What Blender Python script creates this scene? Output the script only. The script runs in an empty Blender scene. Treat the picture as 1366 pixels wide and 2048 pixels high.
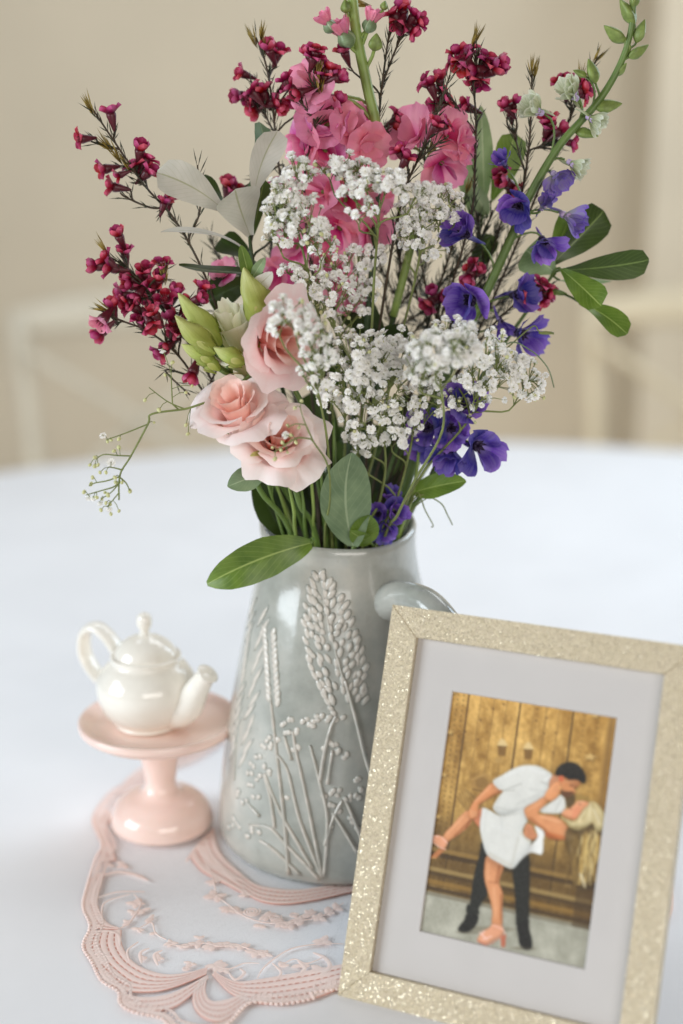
import bpy, math, random
import numpy as np
from mathutils import Vector, Matrix, Quaternion
random.seed(7)
SC = bpy.context.scene
COL = SC.collection
R = math.radians
PI = math.pi

# ------------------------------------------------------------------ camera
PITCH, CAMH, F = R(15.5), 0.47, 2844.4
cam_d = bpy.data.cameras.new('camera')
cam = bpy.data.objects.new('camera', cam_d); COL.objects.link(cam)
cam.location = (0, 0, CAMH); cam.rotation_euler = (R(90) - PITCH, 0, 0)
cam_d.lens = 50; cam_d.sensor_width = 36; cam_d.clip_start = 0.02; cam_d.clip_end = 50
cam_d.dof.use_dof = True; cam_d.dof.focus_distance = 0.835; cam_d.dof.aperture_fstop = 2.2
SC.camera = cam

# ------------------------------------------------------------------ world, lamps, exposure
w = bpy.data.worlds.new('World'); SC.world = w; w.use_nodes = True
w.node_tree.nodes['Background'].inputs[0].default_value = (1.0, 0.80, 0.66, 1)
w.node_tree.nodes['Background'].inputs[1].default_value = 0.07

def area(name, loc, aim, sx, sy, power, col):
    l = bpy.data.lights.new(name, 'AREA'); l.shape = 'RECTANGLE'; l.size = sx; l.size_y = sy
    l.energy = power; l.color = col
    o = bpy.data.objects.new(name, l); COL.objects.link(o); o.location = loc
    o.rotation_euler = (Vector(aim) - Vector(loc)).to_track_quat('-Z', 'Y').to_euler()
    return o
area('window_light', (-2.05, 0.12, 0.80), (0, 0.85, 0.15), 1.3, 1.2, 36, (0.84, 0.93, 1.0))
area('room_light', (0.6, -1.0, 0.7), (0, 0.9, 0.2), 1.6, 0.8, 14.5, (1.0, 0.95, 0.89))
area('far_window_light', (1.6, 1.9, 1.0), (0, 0.95, 0.1), 0.9, 1.2, 17, (0.70, 0.85, 1.0))
area('wall_fill', (0.2, 2.25, 0.98), (0.2, 3.4, 0.93), 3.2, 0.4, 7.2, (1.0, 0.99, 0.95))  # added fill lamp out of view, only to brighten the back wall
area('low_wall_fill', (0.5, 2.22, -0.45), (0.5, 3.4, -0.30), 3.0, 0.4, 7, (1.0, 0.96, 0.88))  # added lamp hidden behind the table, standing in for floor bounce
area('table_fill', (0.1, 1.75, 1.30), (0.1, 1.5, 0), 1.4, 0.6, 7.0, (0.93, 0.97, 1.0))  # added fill lamp out of view, brightening the tabletop; no ceiling fitting
SC.view_settings.view_transform = 'Standard'
SC.view_settings.look = 'None'
SC.view_settings.exposure = 0.42
SC.view_settings.gamma = 1.0
SC.cycles.use_denoising = True
SC.cycles.max_bounces = 10
SC.cycles.diffuse_bounces = 8
SC.cycles.transmission_bounces = 8
SC.cycles.transparent_max_bounces = 16
SC.cycles.sample_clamp_indirect = 4.0

# ------------------------------------------------------------------ pixel <-> place (photo pixels, 1366 x 2048)
CS, SN = math.cos(PITCH), math.sin(PITCH)
PX, PY = -0.002, 0.88          # the jug's axis on the table
def ray(px, py):
    a = (px - 683) / F; b = -(py - 1024) / F
    return Vector((a, CS + b * SN, -SN + b * CS))
CAMP = Vector((0, 0, CAMH))
def W(px, py, yo=0.0):         # on the upright plane yo metres behind the jug's axis
    d = ray(px, py); return CAMP + d * ((PY + yo) / d.y)
def T(px, py, z=0.0):          # on the table
    d = ray(px, py); return CAMP + d * ((z - CAMH) / d.z)
PXM = 0.87 / F                 # metres per photo pixel at the bouquet

# ------------------------------------------------------------------ materials
def lin(c):
    c = c / 255.0
    return c / 12.92 if c <= 0.04045 else ((c + 0.055) / 1.055) ** 2.4
def rgb(r, g, b): return (lin(r), lin(g), lin(b), 1.0)
class NT:
    def __init__(s, name):
        s.m = bpy.data.materials.new(name); s.m.use_nodes = True
        s.t = s.m.node_tree; s.b = s.t.nodes['Principled BSDF']; s.out = s.t.nodes['Material Output']
    def n(s, ty, **kw):
        nd = s.t.nodes.new(ty)
        for k, v in kw.items():
            if hasattr(nd, k): setattr(nd, k, v)
        return nd
    def l(s, a, b): s.t.links.new(a, b)
    def coord(s, which='Object'): return s.n('ShaderNodeTexCoord').outputs[which]
    def noise(s, vec, scale, detail=3, rough=0.5):
        nd = s.n('ShaderNodeTexNoise'); nd.inputs['Scale'].default_value = scale
        nd.inputs['Detail'].default_value = detail; nd.inputs['Roughness'].default_value = rough
        s.l(vec, nd.inputs['Vector']); return nd.outputs['Fac']
    def ramp(s, fac, stops):
        nd = s.n('ShaderNodeValToRGB'); e = nd.color_ramp.elements
        while len(e) < len(stops): e.new(0.5)
        for i, (p, c) in enumerate(stops): e[i].position = p; e[i].color = c
        s.l(fac, nd.inputs['Fac']); return nd.outputs['Color']
    def math(s, op, a, b=None):
        nd = s.n('ShaderNodeMath', operation=op)
        for i, x in enumerate((a, b)):
            if x is None: continue
            if isinstance(x, (int, float)): nd.inputs[i].default_value = x
            else: s.l(x, nd.inputs[i])
        return nd.outputs[0]
    def mix(s, fac, a, b, mode='MIX'):
        nd = s.n('ShaderNodeMix', data_type='RGBA', blend_type=mode)
        for x, i in ((fac, 0), (a, 6), (b, 7)):
            if isinstance(x, (int, float)): nd.inputs[i].default_value = x
            elif isinstance(x, tuple): nd.inputs[i].default_value = x
            else: s.l(x, nd.inputs[i])
        return nd.outputs[2]
    def bump(s, h, strength, dist):
        nd = s.n('ShaderNodeBump'); nd.inputs['Strength'].default_value = strength
        nd.inputs['Distance'].default_value = dist; s.l(h, nd.inputs['Height'])
        s.l(nd.outputs[0], s.b.inputs['Normal']); return nd.outputs[0]
    def set(s, **kw):
        for k, v in kw.items(): s.b.inputs[k.replace('_', ' ')].default_value = v
    def color(s, c):
        if isinstance(c, tuple): s.b.inputs['Base Color'].default_value = c
        else: s.l(c, s.b.inputs['Base Color'])
    def translucent(s, amount, c):
        tr = s.n('ShaderNodeBsdfTranslucent')
        if isinstance(c, tuple): tr.inputs[0].default_value = c
        else: s.l(c, tr.inputs[0])
        mx = s.n('ShaderNodeMixShader'); mx.inputs[0].default_value = amount
        s.l(s.b.outputs[0], mx.inputs[1]); s.l(tr.outputs[0], mx.inputs[2]); s.l(mx.outputs[0], s.out.inputs[0])

def simple(name, c, rough=0.5, var=0.15, scale=60, spec=0.5, bump=0):
    m = NT(name); f = m.noise(m.coord(), scale)
    dark = tuple(x * (1 - var) for x in c[:3]) + (1,); lite = tuple(min(1, x * (1 + var)) for x in c[:3]) + (1,)
    m.color(m.ramp(f, [(0.3, dark), (0.7, lite)])); m.set(Roughness=rough, Specular_IOR_Level=spec)
    if bump: m.bump(f, bump, 0.001)
    return m.m

def petal_mat(name, base, mid, tip, trans=0.35, veins=0.12, rough=0.55, spread=0.12):
    """UV v runs from the claw to the rim, u across the petal"""
    m = NT(name); uv = m.coord('UV')
    sep = m.n('ShaderNodeSeparateXYZ'); m.l(uv, sep.inputs[0])
    nz = m.noise(m.coord(), 140, 3)
    v = m.math('ADD', sep.outputs[1], m.math('MULTIPLY', m.math('SUBTRACT', nz, 0.5), 0.35))
    c = m.ramp(v, [(0.05, base), (0.5, mid), (0.97, tip)])
    st = m.noise(m.n('ShaderNodeMapping').outputs[0], 1) if False else None
    mp = m.n('ShaderNodeMapping'); mp.inputs['Scale'].default_value = (22, 1.6, 1); m.l(uv, mp.inputs[0])
    vn = m.noise(mp.outputs[0], 1.3, 2)
    c = m.mix(m.math('MULTIPLY', m.math('GREATER_THAN', vn, 0.55), veins), c, base)
    oi = m.n('ShaderNodeObjectInfo')
    hs = m.n('ShaderNodeHueSaturation'); m.l(c, hs.inputs['Color'])
    m.l(m.math('ADD', 1 - spread, m.math('MULTIPLY', oi.outputs['Random'], 2 * spread)), hs.inputs['Value'])
    m.l(m.math('ADD', 0.5 - spread * 0.12, m.math('MULTIPLY', oi.outputs['Random'], spread * 0.24)), hs.inputs['Hue'])
    m.color(hs.outputs[0]); m.set(Roughness=rough, Specular_IOR_Level=0.3)
    m.bump(vn, 0.15, 0.0008)
    m.translucent(trans, hs.outputs[0]); return m.m

def leaf_mat(name, c1, c2, vein, rough=0.38, spec=0.5, trans=0.2):
    m = NT(name); uv = m.coord('UV')
    sep = m.n('ShaderNodeSeparateXYZ'); m.l(uv, sep.inputs[0])
    nz = m.noise(m.coord(), 90, 4)
    c = m.ramp(nz, [(0.3, c1), (0.72, c2)])
    au = m.math('ABSOLUTE', m.math('SUBTRACT', sep.outputs[0], 0.5))
    mid = m.math('LESS_THAN', au, 0.022)
    # side veins slanting forward from the midrib
    s = m.math('SINE', m.math('MULTIPLY', m.math('SUBTRACT', sep.outputs[1], m.math('MULTIPLY', au, 0.7)), 62.0))
    side = m.math('MULTIPLY', m.math('GREATER_THAN', s, 0.93), 0.22)
    c = m.mix(side, c, vein); c = m.mix(m.math('MULTIPLY', mid, 0.8), c, vein)
    m.color(c); m.set(Roughness=rough, Specular_IOR_Level=spec)
    h = m.math('SUBTRACT', nz, m.math('MULTIPLY', m.math('MAXIMUM', mid, side), 0.8)); m.bump(h, 0.25, 0.0006)
    m.translucent(trans, m.mix(0.5, c, (0.25, 0.4, 0.05, 1))); return m.m

M = {}
M['wax_petal'] = petal_mat('waxflower petal', rgb(84, 6, 28), rgb(158, 18, 62), rgb(214, 94, 134), 0.22, 0.2, 0.42, 0.2)
M['wax_pale'] = petal_mat('pale waxflower petal', rgb(200, 80, 130), rgb(225, 130, 165), rgb(238, 175, 195), 0.3, 0.2)
M['wax_cup'] = simple('waxflower cup', rgb(86, 20, 34), 0.45, 0.35, 400)
M['wax_stem'] = simple('waxflower stem', rgb(62, 48, 28), 0.6, 0.35, 300)
M['needle'] = simple('waxflower needle', rgb(42, 50, 24), 0.55, 0.4, 200)
M['tuft'] = simple('waxflower young needle', rgb(138, 116, 44), 0.55, 0.35, 200)
M['stamen'] = simple('stamen', rgb(120, 20, 40), 0.5, 0.3, 500)
M['stock'] = petal_mat('pink stock petal', rgb(226, 100, 158), rgb(242, 166, 186), rgb(238, 150, 180), 0.4, 0.12, 0.5, 0.10)
M['stock_deep'] = petal_mat('deep pink stock petal', rgb(190, 30, 120), rgb(224, 92, 156), rgb(240, 166, 196), 0.35, 0.2, 0.5, 0.16)
M['lisi'] = petal_mat('lisianthus petal', rgb(248, 200, 188), rgb(253, 226, 221), rgb(255, 242, 238), 0.26, 0.04, 0.5, 0.02)
M['lisi_deep'] = petal_mat('deeper lisianthus petal', rgb(244, 176, 170), rgb(250, 206, 203), rgb(254, 232, 230), 0.26, 0.04, 0.5, 0.02)
M['lisi_core'] = petal_mat('inner lisianthus petal', rgb(243, 150, 128), rgb(251, 202, 188), rgb(254, 226, 216), 0.28, 0.04, 0.5, 0.02)
M['cream_petal'] = petal_mat('cream lisianthus petal', rgb(196, 206, 130), rgb(228, 228, 186), rgb(242, 240, 220), 0.35, 0.08, 0.5, 0.03)
M['bud_green'] = petal_mat('lisianthus bud', rgb(150, 166, 70), rgb(186, 196, 104), rgb(218, 220, 150), 0.3, 0.2, 0.45, 0.08)
M['delph'] = petal_mat('delphinium petal', rgb(160, 146, 196), rgb(88, 58, 166), rgb(146, 116, 206), 0.35, 0.3, 0.5, 0.22)
M['delph_pale'] = petal_mat('pale delphinium petal', rgb(170, 176, 150), rgb(158, 140, 200), rgb(120, 92, 186), 0.35, 0.3, 0.5, 0.1)
M['delph_green'] = petal_mat('greenish delphinium petal', rgb(140, 156, 90), rgb(206, 210, 176), rgb(222, 224, 206), 0.35, 0.3, 0.5, 0.08)
M['bee'] = simple('delphinium eye', rgb(44, 26, 60), 0.6, 0.5, 600)
M['bee_pale'] = simple('pale delphinium eye', rgb(190, 170, 205), 0.6, 0.2, 600)
M['green_stem'] = simple('green stem', rgb(96, 120, 56), 0.45, 0.2, 80)
M['pale_stem'] = simple('pale green stem', rgb(138, 160, 82), 0.45, 0.15, 80)
M['dark_stem'] = simple('dark green stem', rgb(52, 72, 34), 0.5, 0.3, 80)
M['bud'] = simple('delphinium bud', rgb(126, 144, 74), 0.5, 0.3, 250, bump=0.3)
M['gyp_petal'] = petal_mat('gypsophila petal', rgb(246, 245, 232), rgb(253, 252, 248), rgb(255, 254, 252), 0.15, 0.0, 0.6, 0.02)
M['gyp_bud'] = simple('gypsophila bud', rgb(206, 206, 150), 0.6, 0.2, 400)
M['gyp_stem'] = simple('gypsophila stem', rgb(120, 130, 72), 0.55, 0.2, 100)
M['leaf_dark'] = leaf_mat('dark leaf', rgb(24, 36, 13), rgb(44, 60, 22), rgb(120, 138, 76))
M['leaf_shade'] = leaf_mat('deep green shaded leaf', rgb(18, 30, 14), rgb(30, 46, 22), rgb(52, 72, 38))  # shade of the bouquet's inside is put into this darker leaf colour
M['leaf_mid'] = leaf_mat('mid green leaf', rgb(78, 106, 34), rgb(116, 142, 54), rgb(170, 188, 106))
M['leaf_pale'] = leaf_mat('pale green leaf', rgb(120, 144, 104), rgb(152, 174, 132), rgb(190, 204, 164), 0.42)
M['leaf_grey'] = leaf_mat('grey leaf underside', rgb(206, 204, 194), rgb(222, 218, 208), rgb(176, 176, 140), 0.6, 0.3, 0.12)
M['leaf_blue'] = leaf_mat('blue green leaf', rgb(84, 114, 92), rgb(112, 140, 116), rgb(150, 172, 140), 0.5, 0.3)
M['leaf_soft'] = leaf_mat('soft green leaf', rgb(108, 130, 98), rgb(136, 156, 120), rgb(170, 186, 150), 0.42, 0.4)

# ------------------------------------------------------------------ mesh builder
class MB:
    def __init__(s): s.v = []; s.f = []; s.uv = []; s.mi = []
    def pt(s, p, uv=(0.3, 0.5)): s.v.append(tuple(p)); s.uv.append(uv); return len(s.v) - 1
    def face(s, ids, mi=0): s.f.append(tuple(ids)); s.mi.append(mi)
    def grid(s, nu, nv, fn, mi=0, cu=False, flip=False):
        b = len(s.v)
        for j in range(nv + 1):
            for i in range(nu if cu else nu + 1):
                s.pt(fn(i / nu, j / nv), (i / nu, j / nv))
        st = nu if cu else nu + 1
        for j in range(nv):
            for i in range(nu):
                i2 = (i + 1) % nu if cu else i + 1
                q = (b + j * st + i, b + j * st + i2, b + (j + 1) * st + i2, b + (j + 1) * st + i)
                s.face(q[::-1] if flip else q, mi)
    def tube(s, pts, rads, n=6, mi=0, cap=True):
        pts = [Vector(p) for p in pts]
        if isinstance(rads, (int, float)): rads = [rads] * len(pts)
        b = len(s.v); up = None
        for k, p in enumerate(pts):
            t = (pts[min(k + 1, len(pts) - 1)] - pts[max(k - 1, 0)])
            if t.length < 1e-9: t = Vector((0, 0, 1))
            t.normalize()
            if up is None: up = t.orthogonal().normalized()
            up = (up - t * up.dot(t));
            if up.length < 1e-6: up = t.orthogonal()
            up.normalize(); sd = t.cross(up)
            for i in range(n):
                a = 2 * PI * i / n
                s.pt(p + (up * math.cos(a) + sd * math.sin(a)) * rads[k], (i / n, k / max(1, len(pts) - 1)))
        for k in range(len(pts) - 1):
            for i in range(n):
                s.face((b + k * n + i, b + k * n + (i + 1) % n, b + (k + 1) * n + (i + 1) % n, b + (k + 1) * n + i), mi)
        if cap:
            s.face([b + i for i in range(n)][::-1], mi); s.face([b + (len(pts) - 1) * n + i for i in range(n)], mi)
    def blob(s, c, ax, nu=8, nv=5, mi=0, mat=None):
        """an ellipsoid with half axes ax, turned by mat"""
        c = Vector(c)
        def fn(u, v):
            th = PI * (0.02 + 0.96 * v); a = 2 * PI * u
            q = Vector((ax[0] * math.sin(th) * math.cos(a), ax[1] * math.sin(th) * math.sin(a), -ax[2] * math.cos(th)))
            return c + (mat @ q if mat else q)
        b = len(s.v); s.grid(nu, nv, fn, mi, cu=True)
        s.face([b + i for i in range(nu)][::-1], mi); s.face([b + nv * nu + i for i in range(nu)], mi)
    def lathe(s, prof, n=48, c=(0, 0, 0), mi=0, fn=None):
        c = Vector(c); b = len(s.v)
        for j, (r, z) in enumerate(prof):
            for i in range(n):
                a = 2 * PI * i / n
                p = Vector((r * math.cos(a), r * math.sin(a), z))
                if fn: p = fn(p, a)
                s.pt(c + p, (i / n, j / (len(prof) - 1)))
        for j in range(len(prof) - 1):
            for i in range(n):
                s.face((b + j * n + i, b + j * n + (i + 1) % n, b + (j + 1) * n + (i + 1) % n, b + (j + 1) * n + i), mi)
    def box(s, a, b_, mi=0, m=None):
        x0, y0, z0 = a; x1, y1, z1 = b_
        b = len(s.v)
        for p in ((x0, y0, z0), (x1, y0, z0), (x1, y1, z0), (x0, y1, z0), (x0, y0, z1), (x1, y0, z1), (x1, y1, z1), (x0, y1, z1)):
            q = Vector(p); s.pt(m @ q if m else q)
        for q in ((3, 2, 1, 0), (4, 5, 6, 7), (0, 1, 5, 4), (1, 2, 6, 5), (2, 3, 7, 6), (3, 0, 4, 7)): s.face([b + i for i in q], mi)
    def mesh(s, name, mats, smooth=True):
        me = bpy.data.meshes.new(name); me.from_pydata(s.v, [], s.f)
        if not isinstance(mats, (list, tuple)): mats = [mats]
        for m in mats: me.materials.append(m)
        me.polygons.foreach_set('material_index', s.mi)
        me.polygons.foreach_set('use_smooth', [smooth] * len(s.f))
        ul = me.uv_layers.new(name='uv'); vi = np.empty(len(me.loops), dtype=np.int32); me.loops.foreach_get('vertex_index', vi)
        ul.data.foreach_set('uv', np.array(s.uv, dtype=np.float32)[vi].ravel())
        me.update(); return me
    def obj(s, name, mats, parent=None, smooth=True, kind=None):
        return link(name, s.mesh(name, mats, smooth), parent, kind=kind)

def link(name, me, parent=None, mat=None, kind=None):
    """links a mesh; mat (or the identity) is its WORLD matrix"""
    o = bpy.data.objects.new(name, me); COL.objects.link(o)
    mw = mat if mat is not None else Matrix.Identity(4)
    if parent is not None:
        o.parent = parent; o.matrix_parent_inverse = Matrix.Identity(4)
        o.matrix_basis = WORLD[parent.name].inverted() @ mw
    else: o.matrix_basis = mw
    WORLD[o.name] = mw
    if kind: o['kind'] = kind
    return o
WORLD = {}
def thing(name, loc, label, cat, group=None):
    o = bpy.data.objects.new(name, None); COL.objects.link(o); o.location = loc
    o.empty_display_size = 0.01
    WORLD[o.name] = Matrix.Translation(Vector(loc))
    o['label'] = label; o['category'] = cat
    if group: o['group'] = group
    return o

def smooth_path(P, per=6):
    P = [Vector(p) for p in P]; out = []
    if len(P) < 3: return [P[0].lerp(P[-1], i / per) for i in range(per + 1)]
    for i in range(len(P) - 1):
        a = P[max(i - 1, 0)]; b = P[i]; c = P[i + 1]; d = P[min(i + 2, len(P) - 1)]
        for k in range(per):
            t = k / per
            out.append(0.5 * ((2 * b) + (c - a) * t + (2 * a - 5 * b + 4 * c - d) * t * t + (3 * b - a - 3 * c + d) * t ** 3))
    out.append(P[-1]); return out
def bez(a, b, c, d, n=6):
    return [a * (1 - t) ** 3 + 3 * b * t * (1 - t) ** 2 + 3 * c * t * t * (1 - t) + d * t ** 3 for t in [i / n for i in range(n + 1)]]
def vdir(a, b, c): return Vector((a, -c, b)).normalized()    # right, up, towards the camera
def adir(deg, tw=0.3): return vdir(math.cos(R(deg)), math.sin(R(deg)), tw)
def frame_at(p, d, spin=0.0, s=1.0):
    q = d.to_track_quat('Z', 'Y') @ Quaternion((0, 0, 1), spin)
    return Matrix.Translation(p) @ q.to_matrix().to_4x4() @ Matrix.Scale(s, 4)
def lerp(a, b, t): return a + (b - a) * t
def tab(t, pts):
    for (a, x), (b, y) in zip(pts, pts[1:]):
        if t <= b: return lerp(x, y, (t - a) / (b - a) if b > a else 0)
    return pts[-1][1]

# ------------------------------------------------------------------ setting: wall, floor
def structure(o): o['kind'] = 'structure'; return o
def plain_mat(name, c, rough, var, scale, bump=0.1):
    m = NT(name); f = m.noise(m.coord(), scale, 5)
    m.color(m.ramp(f, [(0.3, tuple(x * (1 - var) for x in c[:3]) + (1,)), (0.7, tuple(min(1, x * (1 + var)) for x in c[:3]) + (1,))]))
    m.set(Roughness=rough, Specular_IOR_Level=0.3); m.bump(f, bump, 0.002); return m.m
M['wall'] = plain_mat('wall paint', rgb(202, 192, 172), 0.85, 0.03, 6)
M['floor'] = plain_mat('floor boards', rgb(150, 125, 96), 0.6, 0.12, 3)
mb = MB(); mb.box((-4, 3.40, -0.75), (4, 3.52, 2.6)); structure(mb.obj('wall', M['wall'], smooth=False))
mb = MB(); mb.box((0.66, 3.10, -0.75), (1.9, 3.397, 2.6)); structure(mb.obj('wall_pier', M['wall'], smooth=False))
mb = MB(); mb.box((-4, -2.5, -0.80), (4, 3.4, -0.752)); structure(mb.obj('floor', M['floor'], smooth=False))

# ------------------------------------------------------------------ tablecloth over the round table
m = NT('white tablecloth'); oc = m.coord()
mp = m.n('ShaderNodeMapping'); mp.inputs['Scale'].default_value = (1, 1, 1); m.l(oc, mp.inputs[0])
wv1 = m.n('ShaderNodeTexWave', bands_direction='X'); wv1.inputs['Scale'].default_value = 420; m.l(oc, wv1.inputs[0])
wv2 = m.n('ShaderNodeTexWave', bands_direction='Y'); wv2.inputs['Scale'].default_value = 420; m.l(oc, wv2.inputs[0])
m.color(m.ramp(m.noise(oc, 9, 3), [(0.3, rgb(236, 236, 238)), (0.7, rgb(242, 242, 244))]))
m.set(Roughness=0.55, Specular_IOR_Level=0.35, Sheen_Weight=0.15)
m.bump(m.math('ADD', m.math('MULTIPLY', wv1.outputs['Fac'], wv2.outputs['Fac']), m.math('MULTIPLY', m.noise(oc, 5, 3), 2.0)), 0.12, 0.0006)
M['cloth'] = m.m
TCX, TCY, TR = 0.14, 1.06, 1.035
def cloth_z(x, y):
    d = math.hypot(x - PX + 0.05, y - 0.80)
    k = min(1, max(0, (d - 0.20) / 0.25))
    z = 0.0011 * k * (math.sin(9 * x + 3 * y) + 0.6 * math.sin(-5 * x + 11 * y + 1))
    for (ax, ay, bx, by, amp, wd) in ((-0.34, 0.79, -0.17, 0.70, 0.0075, 0.016), (-0.36, 0.71, -0.19, 0.655, 0.0070, 0.018), (-0.42, 0.86, -0.22, 0.76, 0.004, 0.022), (-0.2, 0.60, 0.0, 0.63, 0.004, 0.02), (-0.5, 1.1, 0.4, 1.30, 0.0014, 0.03), (0.2, 0.8, 0.6, 1.0, 0.0018, 0.02)):
        vx, vy = bx - ax, by - ay; L2 = vx * vx + vy * vy
        t = ((x - ax) * vx + (y - ay) * vy) / L2
        e = math.exp(-max(0, abs(t - 0.5) - 0.35) ** 2 * 30)
        dd = abs((x - ax) * vy - (y - ay) * vx) / math.sqrt(L2)
        z += amp * e * math.exp(-(dd / wd) ** 2) * k
    return z - 0.0006
mb = MB(); NA = 220
rings = [0.0] + [TR * (i / 90) for i in range(1, 91)]
def cl(u, v):
    a = 2 * PI * u; k = v * 118
    if k <= 90:
        r = TR * k / 90; x, y = TCX + r * math.cos(a), TCY + r * math.sin(a); return (x, y, cloth_z(x, y))
    t = (k - 90) / 28
    rr = TR + 0.012 * math.sin(min(1, t * 6) * PI / 2) + t * (0.05 + 0.045 * math.sin(a * 17 + 0.8 * math.sin(a * 3)))
    return (TCX + rr * math.cos(a), TCY + rr * math.sin(a), cloth_z(TCX + TR * math.cos(a), TCY + TR * math.sin(a)) * (1 - t) - 0.012 * (1 - math.cos(min(1, t * 6) * PI / 2)) - 0.72 * t)
mb.grid(NA, 118, cl, cu=True)
o = mb.obj('tablecloth', M['cloth']); o['label'] = 'white tablecloth spread over the round table under everything'; o['category'] = 'tablecloth'

# ------------------------------------------------------------------ chairs beyond the table
M['chair_white'] = plain_mat('cream painted wood', rgb(200, 193, 176), 0.5, 0.05, 12)
M['chair_tan'] = plain_mat('beige chair wood', rgb(200, 188, 162), 0.5, 0.05, 12)  # even tone, warmer and a little darker than the other chair
def chair(name, loc, rz, label, mt, group):
    t = thing(name, loc, label, 'chair', group)
    m4 = Matrix.Translation(Vector(loc)) @ Matrix.Rotation(rz, 4, 'Z')
    def part(nm, mb): link(nm, mb.mesh(nm, mt), t, m4)
    for s in (-1, 1):
        mb = MB(); mb.tube(smooth_path([(s * .215, .0, .03), (s * .20, .0, .45), (s * .205, .012, .62), (s * .225, .04, .86)]), .017, 10); part('back_post', mb)
        mb = MB(); mb.tube([(s * .20, -.40, .0), (s * .19, -.38, .45)], .017, 10); part('leg', mb)
        mb = MB(); mb.tube(smooth_path([(-s * .20, .003 + s * .008, .50), (s * 0.01, .03 + s * .010, .67), (s * .205, .02 + s * .008, .80)]), .011, 8); part('cross_brace', mb)
        mb = MB(); mb.tube([(s * .20, .0, .20), (s * .195, -.39, .20)], .010, 8); part('stretcher', mb)
    mb = MB()
    def rail(u, v):
        a = 2 * PI * u; x = lerp(-.235, .235, v); hh = .036 - .012 * abs(2 * v - 1) ** 3
        return (x, .045 + .022 * (1 - (2 * v - 1) ** 2) + .011 * math.cos(a), .850 + .018 * (1 - (2 * v - 1) ** 2) + hh * math.sin(a))
    mb.grid(12, 20, rail, cu=True); part('top_rail', mb)
    mb = MB(); mb.lathe([(.0, .445), (.20, .445), (.215, .455), (.215, .47), (.20, .48), (.0, .48)], 32, (0, -.19, 0)); part('seat', mb)
    return t
chair('cross_back_chair', (-0.375, 2.62, -0.75), R(6), 'cream cross back chair left of the bouquet beyond the table', M['chair_white'], 'cross back chairs round the table')
chair('cross_back_chair', (0.70, 2.70, -0.75), R(-8), 'beige cross back chair right of the bouquet beyond the table', M['chair_tan'], 'cross back chairs round the table')

# ------------------------------------------------------------------ the jug
m = NT('grey glaze'); oc = m.coord()
f = m.noise(oc, 18, 6, .62); f2 = m.noise(oc, 240, 2)
c = m.ramp(f, [(0.30, rgb(152, 155, 147)), (0.48, rgb(178, 179, 171)), (0.70, rgb(204, 200, 189))])
c = m.mix(m.math('MULTIPLY', m.math('GREATER_THAN', f2, 0.68), 0.25), c, rgb(160, 158, 148))
m.color(c); m.set(Roughness=0.16, Specular_IOR_Level=0.5, Coat_Weight=0.4, Coat_Roughness=0.06); m.bump(m.math('ADD', f, m.math('MULTIPLY', f2, 0.08)), 0.35, 0.002)
M['glaze'] = m.m
m = NT('glaze broken on the relief'); f = m.noise(m.coord(), 130, 3)
m.color(m.ramp(f, [(0.3, rgb(176, 175, 165)), (0.65, rgb(206, 199, 188))])); m.set(Roughness=0.2, Coat_Weight=0.3, Coat_Roughness=0.08)
M['glaze_edge'] = m.m
m = NT('glaze broken on the relief grains'); uv = m.coord('UV'); sp3 = m.n('ShaderNodeSeparateXYZ'); m.l(uv, sp3.inputs[0])
hh = m.math('MULTIPLY', m.math('SINE', m.math('MULTIPLY', sp3.outputs[0], 2 * PI)), m.math('SINE', m.math('MULTIPLY', sp3.outputs[1], PI)))
hh = m.math('ADD', hh, m.math('MULTIPLY', m.math('SUBTRACT', m.noise(m.coord(), 160, 3), 0.5), 0.7))
m.color(m.ramp(hh, [(0.15, rgb(150, 154, 147)), (0.5, rgb(180, 178, 168)), (0.9, rgb(212, 205, 194))])); m.set(Roughness=0.2, Coat_Weight=0.3, Coat_Roughness=0.08)
M['glaze_grain'] = m.m

JPROF = [(0.0760, 0.0), (0.0800, 0.004), (0.0812, 0.015), (0.0800, 0.035), (0.0768, 0.06), (0.0715, 0.095), (0.0648, 0.13), (0.0572, 0.166), (0.0520, 0.188), (0.0500, 0.203), (0.0502, 0.216)]
JH = 0.216
HAZ = math.atan2(-0.80, 0.60)     # handle azimuth; the spout is opposite
def jr(z):
    z = max(0, min(JH, z)); P = JPROF
    for i in range(len(P) - 1):
        if z <= P[i + 1][1]:
            a, b = P[i], P[i + 1]; t = (z - a[1]) / (b[1] - a[1] + 1e-9)
            p0 = P[max(i - 1, 0)]; p3 = P[min(i + 2, len(P) - 1)]
            h = b[1] - a[1]
            m0 = (b[0] - p0[0]) / (b[1] - p0[1] + 1e-9) * h; m1 = (p3[0] - a[0]) / (p3[1] - a[1] + 1e-9) * h
            t2, t3 = t * t, t ** 3
            return (2 * t3 - 3 * t2 + 1) * a[0] + (t3 - 2 * t2 + t) * m0 + (-2 * t3 + 3 * t2) * b[0] + (t3 - t2) * m1
    return P[-1][0]
def spout(p, a, z):
    k = max(0, math.cos(a - HAZ - PI)) ** 5 * max(0, (z - 0.16) / (JH - 0.16)) ** 1.5
    rr = math.hypot(p.x, p.y); p = Vector((p.x * (1 + 0.16 * k), p.y * (1 + 0.16 * k), p.z + 0.016 * k))
    p.z += (0.0010 * math.sin(3 * a + 1) - 0.0045 * max(0, math.cos(a + R(95)))) * max(0, (z - .15) / (JH - .15)) ** 2
    return p
JB = Vector((PX, PY, 0.0015))
jug = thing('ceramic_jug', JB, 'grey glazed ceramic jug with raised wildflower relief holding the bouquet', 'jug')
mb = MB(); N = 96
prof = [(0.0, 0.003), (0.06, 0.003), (0.072, 0.001)] + [(jr(z), z) for z in [JH * i / 46 for i in range(47)]]
nz = len(prof)
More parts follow.
